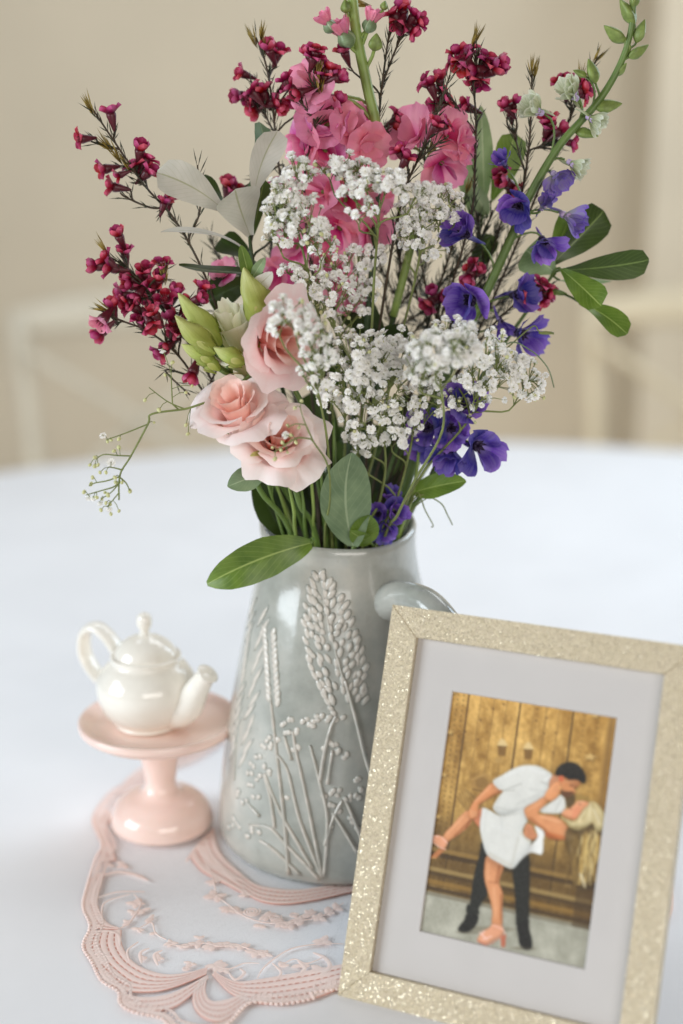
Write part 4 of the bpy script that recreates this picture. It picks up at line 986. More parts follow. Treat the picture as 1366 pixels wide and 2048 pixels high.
waxflower('long waxflower sprig reaching farthest up and left, golden tip', [(183, 215), (230, 285), (290, 372), (350, 440), (405, 540), (450, 660), (520, 830)], -.01, 600, -.01,
    [(222, 228, 100), (163, 278, 185), (210, 338, 190), (280, 300, 75), (292, 318, 60), (272, 332, 120), (228, 374, 170), (240, 350, 200, .1, .7), (328, 408, 70, 0, .8), (296, 345, 40), (340, 402, 80, .1, .7)],
    [(185, 225, 118), (222, 300, 135), (240, 322, 125), (258, 340, 120)], [[(205, 290), (182, 283)], [(300, 415), (252, 395), (240, 385)], [(380, 470), (400, 420), (395, 330)]], .9)
waxflower('waxflower sprig at mid left crowded with crimson blossoms', [(222, 515), (268, 548), (330, 625), (390, 705), (450, 800), (540, 900)], -.02, 590, -.015,
    [(238, 472, 110), (250, 508, 95), (195, 532, 175), (225, 536, 170), (214, 520, 140), (325, 530, 90), (292, 545, 100), (262, 556, 140), (276, 590, 230, .6), (245, 590, 180), (306, 575, 80, .8), (350, 588, 70), (372, 606, 60), (405, 580, 70), (396, 598, 20), (300, 606, 200, .7), (330, 600, 100, .7), (345, 640, 120), (262, 572, 160, .6), (285, 566, 110, .7), (318, 560, 80, .6), (352, 662, 200, .5), (255, 606, 190, .6), (385, 640, 90, .3)],
    [(215, 505, 130), (330, 560, 90)], [[(300, 570), (330, 540)], [(340, 620), (385, 600)], [(262, 545), (245, 515)]], .8)
waxflower('waxflower sprig lowest on the left with one pale pink blossom', [(196, 618), (240, 640), (300, 665), (360, 715), (420, 800), (520, 900)], -.03, 600, -.02,
    [(205, 640, 230, .7, 1.15, 1), (225, 616, 100, .2), (204, 664, 220, .1), (325, 704, 220, .4), (386, 745, 250, .5, 1.1), (350, 660, 60, .6), (280, 640, 100), (268, 614, 140), (310, 628, 120), (300, 645, 300, .5), (338, 690, 210, .6, .9), (408, 700, 150, .4)],
    [(215, 622, 160)], [[(330, 740), (380, 790)]], .8)
waxflower('waxflower sprig standing upright left of centre with feathery tip', [(512, 75), (532, 130), (545, 210), (556, 320), (575, 450), (600, 620), (630, 850)], .02, 640, .01,
    [(556, 106, 70), (540, 100, 110), (486, 148, 160), (482, 192, 180), (500, 205, 190), (514, 218, 220), (546, 206, 20), (556, 212, 330), (575, 168, 40), (527, 185, 110), (505, 184, 130), (598, 170, 120, .5), (590, 195, 250, .4), (455, 374, 80, .5), (466, 380, 60, .5), (560, 370, 90, .3)],
    [(513, 90, 110), (522, 80, 80), (530, 108, 85)], [[(540, 250), (500, 160)], [(560, 330), (450, 400), (460, 388)]], .9)
waxflower('waxflower sprig in front of the pink stock, dark olive tip', [(640, 170, -.0), (636, 230), (615, 310), (610, 430), (640, 650), (660, 850)], -.005, 660, 0,
    [(620, 110, 110), (628, 116, 70), (650, 152, 90), (664, 158, 30), (655, 140, 60), (675, 206, 60, .2), (668, 214, 30, -.1), (582, 176, 140), (572, 162, 120), (600, 186, 200), (676, 155, 20), (632, 104, 80)],
    [(640, 165, 90), (640, 190, 92), (636, 150, 85)], [[(628, 240), (590, 190)]], .9)
waxflower('tall waxflower sprig at top right of the thick green stock stem', [(782, 40), (772, 110), (762, 190), (756, 270), (752, 380), (745, 600), (720, 850)], .012, 700, .0,
    [(788, 30, 120), (800, 45, 240, .6), (826, 34, 60), (822, 60, 330), (806, 22, 95), (835, 42, 10), (794, 232, 60), (788, 262, 40, .3), (793, 240, 30, .6), (690, 105, 110)],
    [(735, 10, 170)], [[(768, 160), (800, 80), (815, 70)], [(755, 290), (780, 250)]], 1.2)
waxflower('waxflower sprig right of centre bearing the ruffled large crimson cluster', [(958, 95), (948, 165), (952, 240), (950, 330), (940, 440), (880, 640), (800, 850)], .01, 740, .005,
    [(918, 108, 110), (930, 118, 140, .5), (926, 128, 230, .5, 1.1), (968, 118, 70), (985, 140, 30, .5, 1.25), (975, 125, 60, .6, 1.1), (958, 160, 260, .5, 1.15), (995, 128, 20, .3, 1.1), (952, 140, 190, .4), (935, 215, 160, .3), (850, 166, 150), (862, 172, 110), (880, 160, 90), (872, 214, 190), (880, 210, 120), (888, 195, 30), (940, 100, 90), (905, 122, 170)],
    [(950, 85, 75), (945, 92, 65)], [[(940, 250), (885, 170)], [(850, 330), (880, 230)]], 1.1)
waxflower('dark waxflower sprig crossing in front of the pink stock at right', [(900, 150), (878, 215), (845, 300), (808, 385), (780, 520), (740, 800)], -.02, 720, -.01,
    [(812, 318, 60, .2), (800, 305, 120, .1), (870, 252, 60, .4, .9), (893, 250, 30, .2, .8)], [], [[(838, 320), (870, 290), (885, 280)]], 1.3)
waxflower('waxflower sprig with a lone crimson bell beside a golden tip', [(1064, 150), (1062, 210), (1058, 290), (1040, 400), (985, 560), (900, 740), (820, 900)], .012, 770, .01,
    [(1022, 218, 100), (1030, 210, 60, .1, .9), (1014, 214, 130, .1, .9), (1095, 258, 80), (1105, 275, 130, .5), (1120, 262, 40), (1142, 286, 350, .3, .8), (1013, 365, 160, .6), (1025, 378, 330, .5), (1005, 352, 120, .6), (1098, 245, 100)],
    [(1064, 145, 88), (1068, 155, 84)], [[(1045, 330), (1024, 250)], [(1060, 300), (1105, 290)]], 1.2)
waxflower('waxflower sprig half hidden behind the green delphinium tip', [(1195, 115), (1160, 190), (1130, 260), (1085, 360), (1020, 520), (920, 740), (830, 900)], .022, 780, .015,
    [(1120, 168, 120, .4), (1135, 172, 90, .4, 1.1), (1165, 180, 30, .4, 1.1), (1150, 176, 80, .5), (1170, 190, 350, .3)], [(1190, 120, 60), (1160, 165, 80)], [], 1.0)
waxflower('waxflower sprig low on the right with blossoms below the purple blooms', [(1095, 575), (1040, 600), (960, 680), (880, 800), (810, 930)], .0, 760, -.005,
    [(1082, 570, 60, .4), (1094, 585, 340, .4), (1070, 585, 200, .4), (1085, 600, 300, .4), (1052, 590, 190, .2), (945, 535, 150, .5), (955, 545, 60, .5), (940, 550, 240, .5), (868, 588, 120, .5), (880, 598, 20, .5), (862, 604, 220, .5)],
    [], [[(940, 620), (950, 560)], [(880, 700), (872, 612)]], 1.2)
waxflower('bare waxflower sprig with dense dark needles in the bouquet middle', [(930, 400), (905, 490), (870, 600), (820, 760), (760, 920)], .02, 730, .01, [(560, 520, 160, .5)][:0], [(935, 380, 75)], [[(860, 620), (838, 500), (840, 430)], [(855, 640), (800, 520), (790, 450)], [(890, 560), (960, 480), (985, 420)], [(840, 720), (780, 640), (770, 560)]], 2.0)
waxflower('bare waxflower sprig with dark needles behind the baby breath arch', [(730, 430), (725, 520), (715, 640), (700, 800)], .028, 690, .015, [], [(730, 420, 90)], [[(720, 560), (680, 480), (660, 430)], [(715, 600), (760, 520), (770, 470)], [(705, 700), (640, 560), (620, 500)], [(700, 720), (560, 560), (540, 480)]], 1.6)
waxflower('bare waxflower sprig with dark needles leaning out to the right', [(1010, 420), (985, 500), (940, 620), (870, 780), (800, 930)], .03, 760, .02, [], [(1012, 405, 75)], [[(960, 590), (1000, 520), (1020, 470)], [(970, 560), (960, 470), (945, 400)], [(950, 640), (1020, 590), (1050, 560)]], 1.8)

waxflower('bare waxflower sprig with dark needles just right of the bouquet middle', [(800, 420), (800, 520), (790, 640), (750, 800)], .024, 715, .012, [], [], [[(795, 600), (760, 530), (750, 470)], [(792, 620), (840, 560), (860, 500)], [(785, 660), (880, 600), (905, 540)], [(780, 690), (720, 620), (700, 560)], [(770, 720), (850, 640), (870, 570)]], 2.0)
waxflower('bare waxflower sprig with dark needles behind the violet blooms', [(960, 400), (950, 500), (915, 620), (850, 780)], .034, 745, .016, [], [], [[(945, 540), (990, 470), (1010, 430)], [(940, 560), (900, 490), (890, 430)], [(925, 600), (1000, 560), (1040, 520)], [(910, 640), (850, 590), (830, 540)], [(900, 660), (980, 640), (1010, 600)], [(890, 690), (830, 640), (815, 590)]], 2.0)
waxflower('bare waxflower sprig with dark needles behind the grey leaves at left', [(470, 520), (520, 620), (580, 760)], .026, 640, .012, [], [], [[(490, 560), (440, 520), (420, 470)], [(510, 600), (540, 520), (545, 450)], [(540, 660), (470, 640), (430, 620)], [(550, 690), (590, 600), (600, 540)]], 1.8)

# ---- ruffled flowers
def petal_strip(L, wd, a0, a1, cup, ruf, seed, r0=0.0, nu=8, nv=8, mat=None, notch=.0, waves=3.0):
    """petal leaving the centre at angle a0 above the horizon and ending at a1"""
    rs = random.Random(seed); ph = rs.uniform(0, 6); ph2 = rs.uniform(0, 6)
    prof = [(r0, 0.0)]; steps = 20
    for i in range(steps):
        t = i / steps; a = R(lerp(a0, a1, t)); prof.append((prof[-1][0] + math.cos(a) * L / steps, prof[-1][1] + math.sin(a) * L / steps))
    mb = MB()
    def fn(u, v):
        a = (u - .5) * 2; vv = v * (1 - .20 * abs(a) ** 2.4 - notch * math.exp(-(a / .22) ** 2)); k = vv * steps; i = min(steps - 1, int(k)); f = k - i
        r = lerp(prof[i][0], prof[i + 1][0], f); z = lerp(prof[i][1], prof[i + 1][1], f)
        w_ = wd * tab(v, [(0, .16), (.2, .40), (.45, .78), (.7, 1.0), (.9, .96), (1, .80)]) * .5
        e = ruf * L * v ** 1.8 * (math.sin(waves * a * 2 + ph) + .5 * math.sin(waves * a * 4.3 + ph2))
        return (r - cup * w_ * a * a * .3 + e * .35, a * w_, z + cup * w_ * a * a + e)
    mb.grid(nu, nv, fn); return mb
def rose_petal(t, Rr, H, seed, ruf):
    """t 0 = inner, 1 = outer; wraps round the axis"""
    rs = random.Random(seed); ph = rs.uniform(0, 6); ph2 = rs.uniform(0, 6); ph3 = rs.uniform(0, 6)
    r1 = Rr * (.15 + .80 * t ** 1.15) * rs.uniform(.92, 1.08); zt = H * (.90 - .34 * t ** 1.8) * rs.uniform(.94, 1.06); PHI = lerp(1.6, 1.02, t ** .6) * rs.uniform(.9, 1.1)
    skew = rs.uniform(-.18, .18)
    mb = MB()
    def fn(u, v):
        a = (u - .5) * 2; rim = 1 - (.08 + .16 * t) * abs(a) ** 3.2 + .035 * t * math.sin(7 * a + ph3) + .02 * math.sin(13 * a + ph)
        vv = v * rim
        fl = max(0, (vv - .66) / .34) ** 1.6
        r = .10 * Rr * (.5 + t) * (1 - vv) + r1 * (max(0, vv) ** lerp(.55, .80, t)) * .84 + fl * Rr * lerp(.04, .26, t)
        z = zt * (max(0, vv) ** lerp(1.0, 1.2, t)) - fl * H * lerp(.02, .34, t)
        e = ruf * Rr * max(0, vv) ** 2.4 * (math.sin(3.0 * a + ph) + .55 * math.sin(6.3 * a + ph2) + .25 * math.sin(12 * a + ph3))
        ang = a * PHI * (.60 + .40 * min(1, vv * 1.6)) + skew * v
        r += e * .7 - t * .10 * Rr * a * a * (1 - v); z += e * (.35 + .9 * t)
        return (r * math.cos(ang), r * math.sin(ang), z)
    mb.grid(18, 12, fn); return mb
def lisianthus(label, px, py, yo, d, Rr, H, mats, stem_px, mpx, myo, N=15, cup_open=1.0, seed=1, ruf=.035):
    c = W(px, py, yo); base = c - d * H * .62
    P = [W(x, y, z) for x, y, z in stem_px]; mo = mouth(mpx, myo)
    path = smooth_path([Vector((PX + (PX - mo.x) * .3, PY, .03)), mo] + P + [base - d * .012, base], 6)
    root = thing('lisianthus', path[0], label, 'lisianthus', 'lisianthus blooms at the front')
    mb = MB(); mb.tube(path, [.0017] * len(path), 8)
    mt0 = frame_at(base, d, 0)
    mb.lathe([(.0016, -.004), (.0036, -.001), (.0052, .004), (.0050, .006)], 10, (0, 0, 0)) if False else None
    mb.obj('stem', M['green_stem'], root)
    cb = MB(); cb.lathe([(.0017, -.003), (.004, .0), (.0055, .005), (.005, .007), (0, .007)], 10)
    link('calyx', cb.mesh('calyx', M['dark_stem']), root, mt0)
    for k in range(5):
        sp = petal_strip(.024, .004, 50, 30, .2, .02, k, .003, 3, 6); link('sepal', sp.mesh('sepal', M['bud_green']), root, mt0 @ Matrix.Rotation(2 * PI * k / 5, 4, 'Z'))
    ang = 0
    for i in range(N):
        t = (i / (N - 1)); ang += R(137.5) if i < N * .6 else R(72 + 15 * rb.uniform(-1, 1))
        pm = rose_petal(t * cup_open, Rr, H, seed * 50 + i, ruf * (0.4 + t))
        link('petal', pm.mesh('petal', mats[0] if t < .42 else mats[1] if t < .75 else mats[2]), root, mt0 @ Matrix.Rotation(ang, 4, 'Z') @ Matrix.Translation((rb.uniform(-1, 1) * Rr * .03, rb.uniform(-1, 1) * Rr * .03, 0)))
LM = [M['lisi_core'], M['lisi'], M['lisi']]
lisianthus('pale pink lisianthus bloom at far left facing up, spiral heart', 464, 806, -.062, vdir(-.22, .80, .50), .0360, .038, LM, [(520, 980, -.045), (492, 890, -.058)], 600, -.028, 14, 1, 1, .05)
lisianthus('frilly pale pink lisianthus bloom lowest, drooping over the stems', 556, 868, -.070, vdir(.10, .66, .70), .0340, .030, LM, [(600, 1010, -.05), (580, 945, -.064)], 640, -.03, 16, 1, 2, .065)
lisianthus('deep pink lisianthus bloom partly veiled by baby breath', 572, 682, -.064, vdir(.55, .02, .78), .0370, .040, [M['lisi_core'], M['lisi_deep'], M['lisi_deep']], [(640, 980, -.03), (600, 800, -.04)], 655, -.02, 13, .85, 3, .03)
lisianthus('cream green lisianthus bloom half open behind the pink ones', 464, 654, -.036, vdir(-.30, .85, .32), .0310, .056, [M['cream_petal']] * 3, [(560, 960, -.03), (500, 790, -.035)], 620, -.02, 9, .74, 4, .03)

def bud_mesh(L, wd, seed, mat, twist=1.6, tipr=.15):
    mb = MB(); ph = random.Random(seed).uniform(0, 6)
    def fn(u, v):
        a = 2 * PI * u; r = wd * .5 * tab(v, [(0, .25), (.12, .72), (.3, 1.0), (.5, .92), (.75, .58), (.92, .26), (1, .06)])
        r *= 1 + .20 * math.cos(3 * a + ph + twist * 2 * v * PI) + .06 * math.cos(5 * a)
        return (r * math.cos(a) + .08 * L * v * v, r * math.sin(a), L * v)
    mb.grid(15, 12, fn, cu=True); return mb.mesh('bud', mat)
# buds of the lisianthus
root = None
path = stem_path([(452, 720, -.035), (480, 800, -.03), (540, 950, -.025)], -.03, 600, -.02)
root = thing('lisianthus_bud_spray', path[0], 'spray of pointed yellow green lisianthus buds at left', 'lisianthus buds')
sm = MB(); sm.tube(path, .0016, 7)
for i, (x0, y0, x1, y1, wd, yo) in enumerate([(442, 690, 352, 590, 44, -.045), (432, 706, 345, 638, 42, -.055), (430, 728, 366, 684, 34, -.05), (490, 726, 425, 700, 34, -.06), (536, 655, 478, 540, 58, -.045), (440, 740, 385, 700, 26, -.05)]):
    B, Tt = W(x0, y0, yo), W(x1, y1, yo); d = (Tt - B).normalized()
    br, _ = branch_from(path, B, d, .8); sm.tube(br, .0012, 6)
    link('bud', bud_mesh((Tt - B).length, wd * PXM, i, M['bud_green']), root, frame_at(B, d, rb.uniform(0, 6)))
    for k in range(3):
        sp = petal_strip((Tt - B).length * .45, .004, 75, 60, .2, .02, k + i, .004, 3, 5); link('sepal', sp.mesh('sepal', M['bud_green']), root, frame_at(B, d, k * 2.1))
sm.obj('stem', M['green_stem'], root)

# ---- pink stock
STK = [[petal_strip(.0192, .0225, a0, a1, cup, .055, s, .001, 11, 9, None, .06).mesh('petal', M[mn]) for s, (a0, a1, cup) in enumerate(((55, -5, .2), (60, 10, .3), (45, -15, .15), (70, 35, .4), (80, 60, .5)))] for mn in ('stock', 'stock_deep')]
def stock_flower(root, c, d, s, deep=.4, n=6):
    cb = MB(); cb.lathe([(.0, -.007), (.002, -.006), (.003, -.001), (.0022, .001), (0, .002)], 8)
    mt = frame_at(c, d, rb.uniform(0, 6), s); o = link('blossom', cb.mesh('blossom', M['bud']), root, mt)
    for k in range(n):
        st_ = STK[1 if rb.random() < deep else 0]; inner_ = k >= n - 2
        pm = st_[rb.choice((3, 4)) if inner_ else rb.choice((0, 1, 2))]
        link('petal', pm, o, mt @ Matrix.Rotation(2 * PI * k / (n - 2 if not inner_ else 2) + rb.uniform(-.25, .25), 4, 'Z') @ Matrix.Scale(.75 if inner_ else rb.uniform(.9, 1.1), 4))
def stock(label, path_px, yo, mpx, myo, flowers, buds, r0=.0034):
    path = stem_path(path_px, yo, mpx, myo); root = thing('stock_stem', path[0], label, 'stock flower', 'stems of pink stock')
    sm = MB(); n = len(path); cut = int(n * .56); sm.tube(path[:cut + 1], r0 * .62, 8, 1); sm.tube(path[cut:], [lerp(r0, r0 * .75, i / n) for i in range(n - cut)], 10)
    for f in flowers:
        x, y, a, b, c_, s = f[:6]; dp = f[6] if len(f) > 6 else .4; yy = yo + (f[7] if len(f) > 7 else 0)
        d = vdir(a, b, c_); c = W(x, y, yy); br, _ = branch_from(path, c - d * .006, d, .6); sm.tube(br, .0011, 5); stock_flower(root, c, d, s, dp)
    for (x, y, ang, L, pinkish) in buds:
        d = adir(ang, .2); c = W(x, y, yo - .004); Bm = L * PXM; br, _ = branch_from(path, c - d * Bm * .5, d, 1.0); sm.tube(br, .0011, 6)
        mt = frame_at(c - d * Bm * .5, d, rb.uniform(0, 6))
        o = link('bud', bud_mesh(Bm * .75, L * .62 * PXM, 3, M['bud'] if not pinkish else M['leaf_pale'], 0), root, mt)
        if pinkish:
            for k in range(5): link('petal', STK[0][4], o, mt @ Matrix.Translation((0, 0, Bm * .25)) @ Matrix.Rotation(2 * PI * k / 5, 4, 'Z') @ Matrix.Scale(L / 85, 4))
    sm.obj('stem', [M['pale_stem'], M['dark_stem']], root)
stock('pink stock on a thick pale green stem rising through the top', [(703, -30), (712, 60), (735, 175), (752, 262), (752, 420), (735, 640), (705, 860)], .004, 680, .0,
    [(628, 175, -.3, .3, .8, .95, .3), (655, 250, -.2, .2, .9, 1.05, .75), (700, 262, .4, .3, .8, 1.0, .35), (625, 292, -.7, .1, .6, .9, .8), (650, 300, -.1, -.2, .9, .9, .8), (728, 290, .4, -.1, .8, .9, .15, -.004), (650, 385, -.5, .2, .8, 1.15, .15), (690, 400, .2, .3, .9, 1.05, .2), (680, 455, -.2, -.4, .9, 1.0, .6), (738, 460, .5, -.3, .8, .9, .4), (640, 425, -.5, -.2, .8, .8, .7, .006), (735, 395, .5, .2, .8, .9, .5, .01), (690, 330, .1, .1, .9, .9, .5, .012)],
    [(655, 45, 130, 44, 1), (688, 68, 120, 56, 1), (742, 42, 70, 46, 1), (752, 78, 80, 44, 0), (690, 8, 100, 34, 0), (770, 8, 70, 24, 0), (655, 205, 200, 24, 0)])
stock('shorter pink stock with broad petals right of centre', [(872, 270), (850, 360), (820, 500), (770, 700), (730, 880)], .008, 710, .0,
    [(836, 280, -.5, .5, .6, 1.05, .1), (892, 275, .4, .4, .7, .9, .5), (914, 296, .8, .1, .5, .75, .9), (882, 325, .2, -.5, .8, .95, .3), (808, 292, -.7, .1, .5, .55, .1, .01)], [], .0026)
stock('low pink stock glimpsed behind the baby breath left of centre', [(600, 480), (612, 560), (630, 700), (650, 870)], .012, 660, .01,
    [(598, 495, -.4, .3, .8, .95, .2), (650, 515, .2, .2, .9, .9, .2), (455, 548, -.4, .4, .7, .55, .4, -.01), (668, 560, .2, .0, .9, .8, .5), (560, 545, -.2, -.2, .9, .8, .6, .005), (700, 590, .2, -.2, .9, .75, .3)], [], .0022)

# ---- delphinium
def delph_petal(mn, seed, a0, a1): return petal_strip(.0138, .0150, a0, a1, .38, .075, seed + 3, .0012, 9, 8, None, .0, 3.6).mesh('petal', M[mn])
DP = {k: [delph_petal(k, i, *x) for i, x in enumerate(((48, 8), (68, 28), (80, 55)))] for k in ('delph', 'delph_pale', 'delph_green')}
def bee(mn):
    mb = MB(); rs = random.Random(4)
    for k in range(7):
        a = 2 * PI * k / 7; needle(mb, Vector((0, 0, 0)), Vector((math.cos(a) * .6, math.sin(a) * .6, 1)).normalized(), .0062, .0030)
    mb.lathe([(0, -.003), (.002, -.002), (.0022, 0), (0, .002)], 7); return mb
BEE = bee('bee').mesh('blossom', M['bee']); BEEP = bee('p').mesh('blossom', M['bee_pale'])
SPUR = MB(); SPUR.tube(smooth_path([Vector((.001, 0, .0)), Vector((.0018, 0, -.006)), Vector((.001, 0, -.013))]), [.0016, .0015, .0014, .0013, .0012, .0011, .001, .0009, .0008, .0007, .0006, .0005, .0004][:13], 6)
SPURM = {k: SPUR.mesh('spur', M[k]) for k in DP}
def delph_flower(root, c, d, s, kind, op=None):
    mt = frame_at(c, d, rb.uniform(0, 6), s); o = link('blossom', BEE if kind == 'delph' else BEEP, root, mt)
    for k in range(5):
        link('petal', DP[kind][rb.choice((0, 1)) if op is None else op], o, mt @ Matrix.Rotation(2 * PI * k / 5 + rb.uniform(-.25, .25), 4, 'Z') @ Matrix.Rotation(rb.uniform(-.45, .25), 4, 'Y') @ Matrix.Rotation(rb.uniform(-.25, .25), 4, 'X') @ Matrix.Diagonal((rb.uniform(.8, 1.15), rb.uniform(.8, 1.15), 1, 1)))
    link('spur', SPURM[kind], o, mt)
BUDM = None
def delphinium(label, path_px, yo, mpx, myo, flowers, buds, r0=.0034, mat='green_stem'):
    path = stem_path(path_px, yo, mpx, myo); root = thing('delphinium_stem', path[0], label, 'delphinium', 'delphinium stems')
    sm = MB(); n = len(path); sm.tube(path, [lerp(r0, r0 * .45, (i / n) ** 1.3) for i in range(n)], 9)
    for f in flowers:
        x, y, a, b, c_, s, kd = f[:7]; op = f[7] if len(f) > 7 else None; dy = f[8] if len(f) > 8 else 0
        d = vdir(a, b, c_); c = W(x, y, yo + dy + rb.uniform(-.008, .0)); br, _ = branch_from(path, c - d * .004, d, .9); sm.tube(br, .0007, 5); delph_flower(root, c, d, s, kd, op)
    for (x, y, ang, L) in buds:
        d = adir(ang, rb.uniform(-.1, .3)); Bm = L * PXM; c = W(x, y, yo) - d * Bm * .5; br, _ = branch_from(path, c, d, 1.0); sm.tube(br, .0007, 5)
        link('bud', bud_mesh(Bm, L * .46 * PXM, L, M['bud'], 0), root, frame_at(c, d, rb.uniform(0, 6)))
    sm.obj('stem', M[mat], root)
delphinium('tall delphinium leaning to the top right corner, green buds above violet blooms', [(1268, -10), (1262, 60), (1240, 130), (1195, 205), (1120, 290), (1060, 390), (1020, 480), (975, 580), (920, 690), (850, 860)], -.004, 775, -.005,
    [(1040, 408, -.3, -.3, .8, 1.2, 'delph', 1), (1085, 480, .2, -.5, .8, 1.1, 'delph', 1), (936, 470, -.6, .3, .6, 1.25, 'delph', 1), (945, 597, -.45, -.15, .8, 1.5, 'delph', 1, -.016), (1028, 590, .5, .2, .5, 1.15, 'delph'), (1034, 665, .6, -.2, .6, 1.35, 'delph', 1), (1010, 330, -.4, .5, .5, .75, 'delph', 2),
     (1108, 348, .3, -.3, .7, .95, 'delph_pale'), (1128, 430, .7, -.3, .5, 1.05, 'delph_pale', 2), (1085, 415, .2, .5, .6, .8, 'delph_pale', 2), (1150, 195, -.5, .4, .6, 1.0, 'delph_green', 2), (1140, 325, .7, -.4, .5, .85, 'delph_green', 2), (1080, 225, -.7, .2, .5, .95, 'delph_green', 2), (1178, 235, .7, -.4, .4, .8, 'delph_green', 2), (1000, 640, .2, -.6, .5, .8, 'delph', 2)],
    [(1256, 22, 120, 54), (1282, 62, 70, 44), (1230, 66, 140, 52), (1278, 102, 30, 46), (1243, 138, 60, 30), (1183, 142, 110, 48), (1160, 146, 150, 30), (1218, 214, 5, 52), (1174, 268, 350, 46), (1146, 180, 130, 30), (1270, -6, 80, 40), (1255, 90, 100, 30)])
delphinium('low delphinium with violet blooms right of the jug mouth', [(925, 800, -.02), (900, 880, -.025), (850, 980, -.02)], -.03, 780, -.018,
    [(918, 815, .2, .4, .8, 1.3, 'delph'), (948, 888, .5, -.1, .8, 1.35, 'delph', 0), (905, 900, -.3, -.4, .8, 1.2, 'delph'), (862, 855, -.5, .2, .7, 1.2, 'delph'), (900, 855, .1, .1, .9, 1.1, 'delph', None, .005), (850, 880, -.4, -.2, .7, 1.0, 'delph', None, .008)], [], .0020)
delphinium('delphinium stem with violet blooms sunk in the jug mouth', [(775, 1005, -.02), (770, 1045, -.02)], -.026, 760, -.016,
    [(760, 1030, -.4, .4, .7, .95, 'delph', 1), (785, 1025, .4, .3, .8, .95, 'delph', 1), (772, 1050, .0, -.2, .9, .85, 'delph', 1), (778, 1000, .2, .7, .4, .7, 'delph', 2)], [], .0018)

# ---- foliage
OUT = {'ob': [(0, .05), (.15, .18), (.4, .6), (.65, .93), (.82, 1.0), (.94, .72), (1, .05)], 'ov': [(0, .06), (.12, .45), (.35, .95), (.5, 1.0), (.7, .8), (.88, .4), (1, .02)], 'la': [(0, .08), (.15, .5), (.4, 1.0), (.6, .95), (.8, .6), (1, .02)]}
def leaf(root, B, Tt, wd, roll, bend, mat, shape='ob', fold=.18, sweep=0.0, wav=.05, seed=0):
    D = Tt - B; L = D.length; t = D / L; vw = (CAMP - (B + Tt) / 2).normalized(); sd = t.cross(vw).normalized(); q = Quaternion(t, R(roll)); sd.rotate(q); nn = sd.cross(t)
    ph = rb.uniform(0, 6); mb = MB()
    def at_(v): return B + D * v + nn * bend * L * 4 * v * (1 - v) + sd * sweep * L * 4 * v * (1 - v)
    def fn(u, v):
        a = (u - .5) * 2; w_ = wd * .5 * math.sqrt(max(0, tab(v, OUT[shape]))) ** 1.3
        return at_(v) + sd * a * w_ * math.cos(fold) + nn * (abs(a) * w_ * math.sin(fold) + wav * wd * math.sin(7 * v + ph + (1.5 if a > 0 else 0)) * abs(a))
    mb.grid(10, 16, fn); mb.obj('leaf', M[mat], root)
    return t
def foliage(label, name, cat, path_px, yo, mpx, myo, leaves, mat='dark_stem', r0=.0016, group=None, free=None):
    path = free if free else stem_path(path_px, yo, mpx, myo)
    root = thing(name, path[0], label, cat, group); sm = MB(); n = len(path); sm.tube(path, [lerp(r0, r0 * .6, i / n) for i in range(n)], 7)
    for lf_ in leaves:
        (x0, y0, a0), (x1, y1, a1), wd, roll, bend, mt = lf_[:6]; shp = lf_[6] if len(lf_) > 6 else 'ob'; kw = lf_[7] if len(lf_) > 7 else {}
        B, Tt = W(x0, y0, a0), W(x1, y1, a1); d = (Tt - B).normalized(); br, _ = branch_from(path, B, d, .5); sm.tube(br, .0008, 5)
        leaf(root, B, Tt, wd * PXM, roll, bend, mt, shp, **kw)
    sm.obj('stem', M[mat], root)
GF = 'leaf sprigs in the bouquet'
foliage('leaf sprig at upper left showing pale grey leaf undersides', 'leaf_sprig', 'foliage', [(508, 440), (500, 480), (520, 600), (570, 800)], -.012, 620, -.01,
    [((452, 425, -.012), (314, 345, -.03), 76, 18, .07, 'leaf_grey', 'ob', dict(fold=.14, sweep=.04)), ((500, 470, -.015), (470, 378, -.035), 92, 10, -.12, 'leaf_grey', 'ob', dict(fold=.16)), ((508, 395, -.01), (556, 262, -.02), 62, 15, -.05, 'leaf_grey', 'ob', dict(fold=.2, sweep=-.05)), ((490, 385, .0), (520, 245, .012), 52, 30, .08, 'leaf_blue', 'ob', dict(sweep=.12)), ((452, 420, -.006), (395, 352, -.0), 44, 50, .05, 'leaf_dark'),
     ((490, 500, -.01), (322, 465, -.03), 36, 74, .10, 'leaf_grey', 'la'), ((505, 520, .0), (440, 480, .01), 60, 30, .05, 'leaf_shade'), ((520, 545, -.02), (358, 530, -.04), 40, 66, -.03, 'leaf_dark', 'la'), ((510, 560, -.005), (418, 600, -.0), 70, 20, .06, 'leaf_shade'), ((545, 470, .01), (560, 400, .02), 40, 30, 0, 'leaf_shade'), ((505, 470, .004), (528, 360, .006), 40, 40, 0, 'leaf_dark'), ((495, 590, -.035), (545, 545, -.05), 36, 10, .03, 'leaf_grey', 'ov'), ((500, 560, -.04), (482, 490, -.046), 26, 0, .02, 'leaf_mid', 'ov'), ((505, 555, -.04), (530, 515, -.05), 22, 0, .02, 'leaf_pale', 'ov')], group=GF)
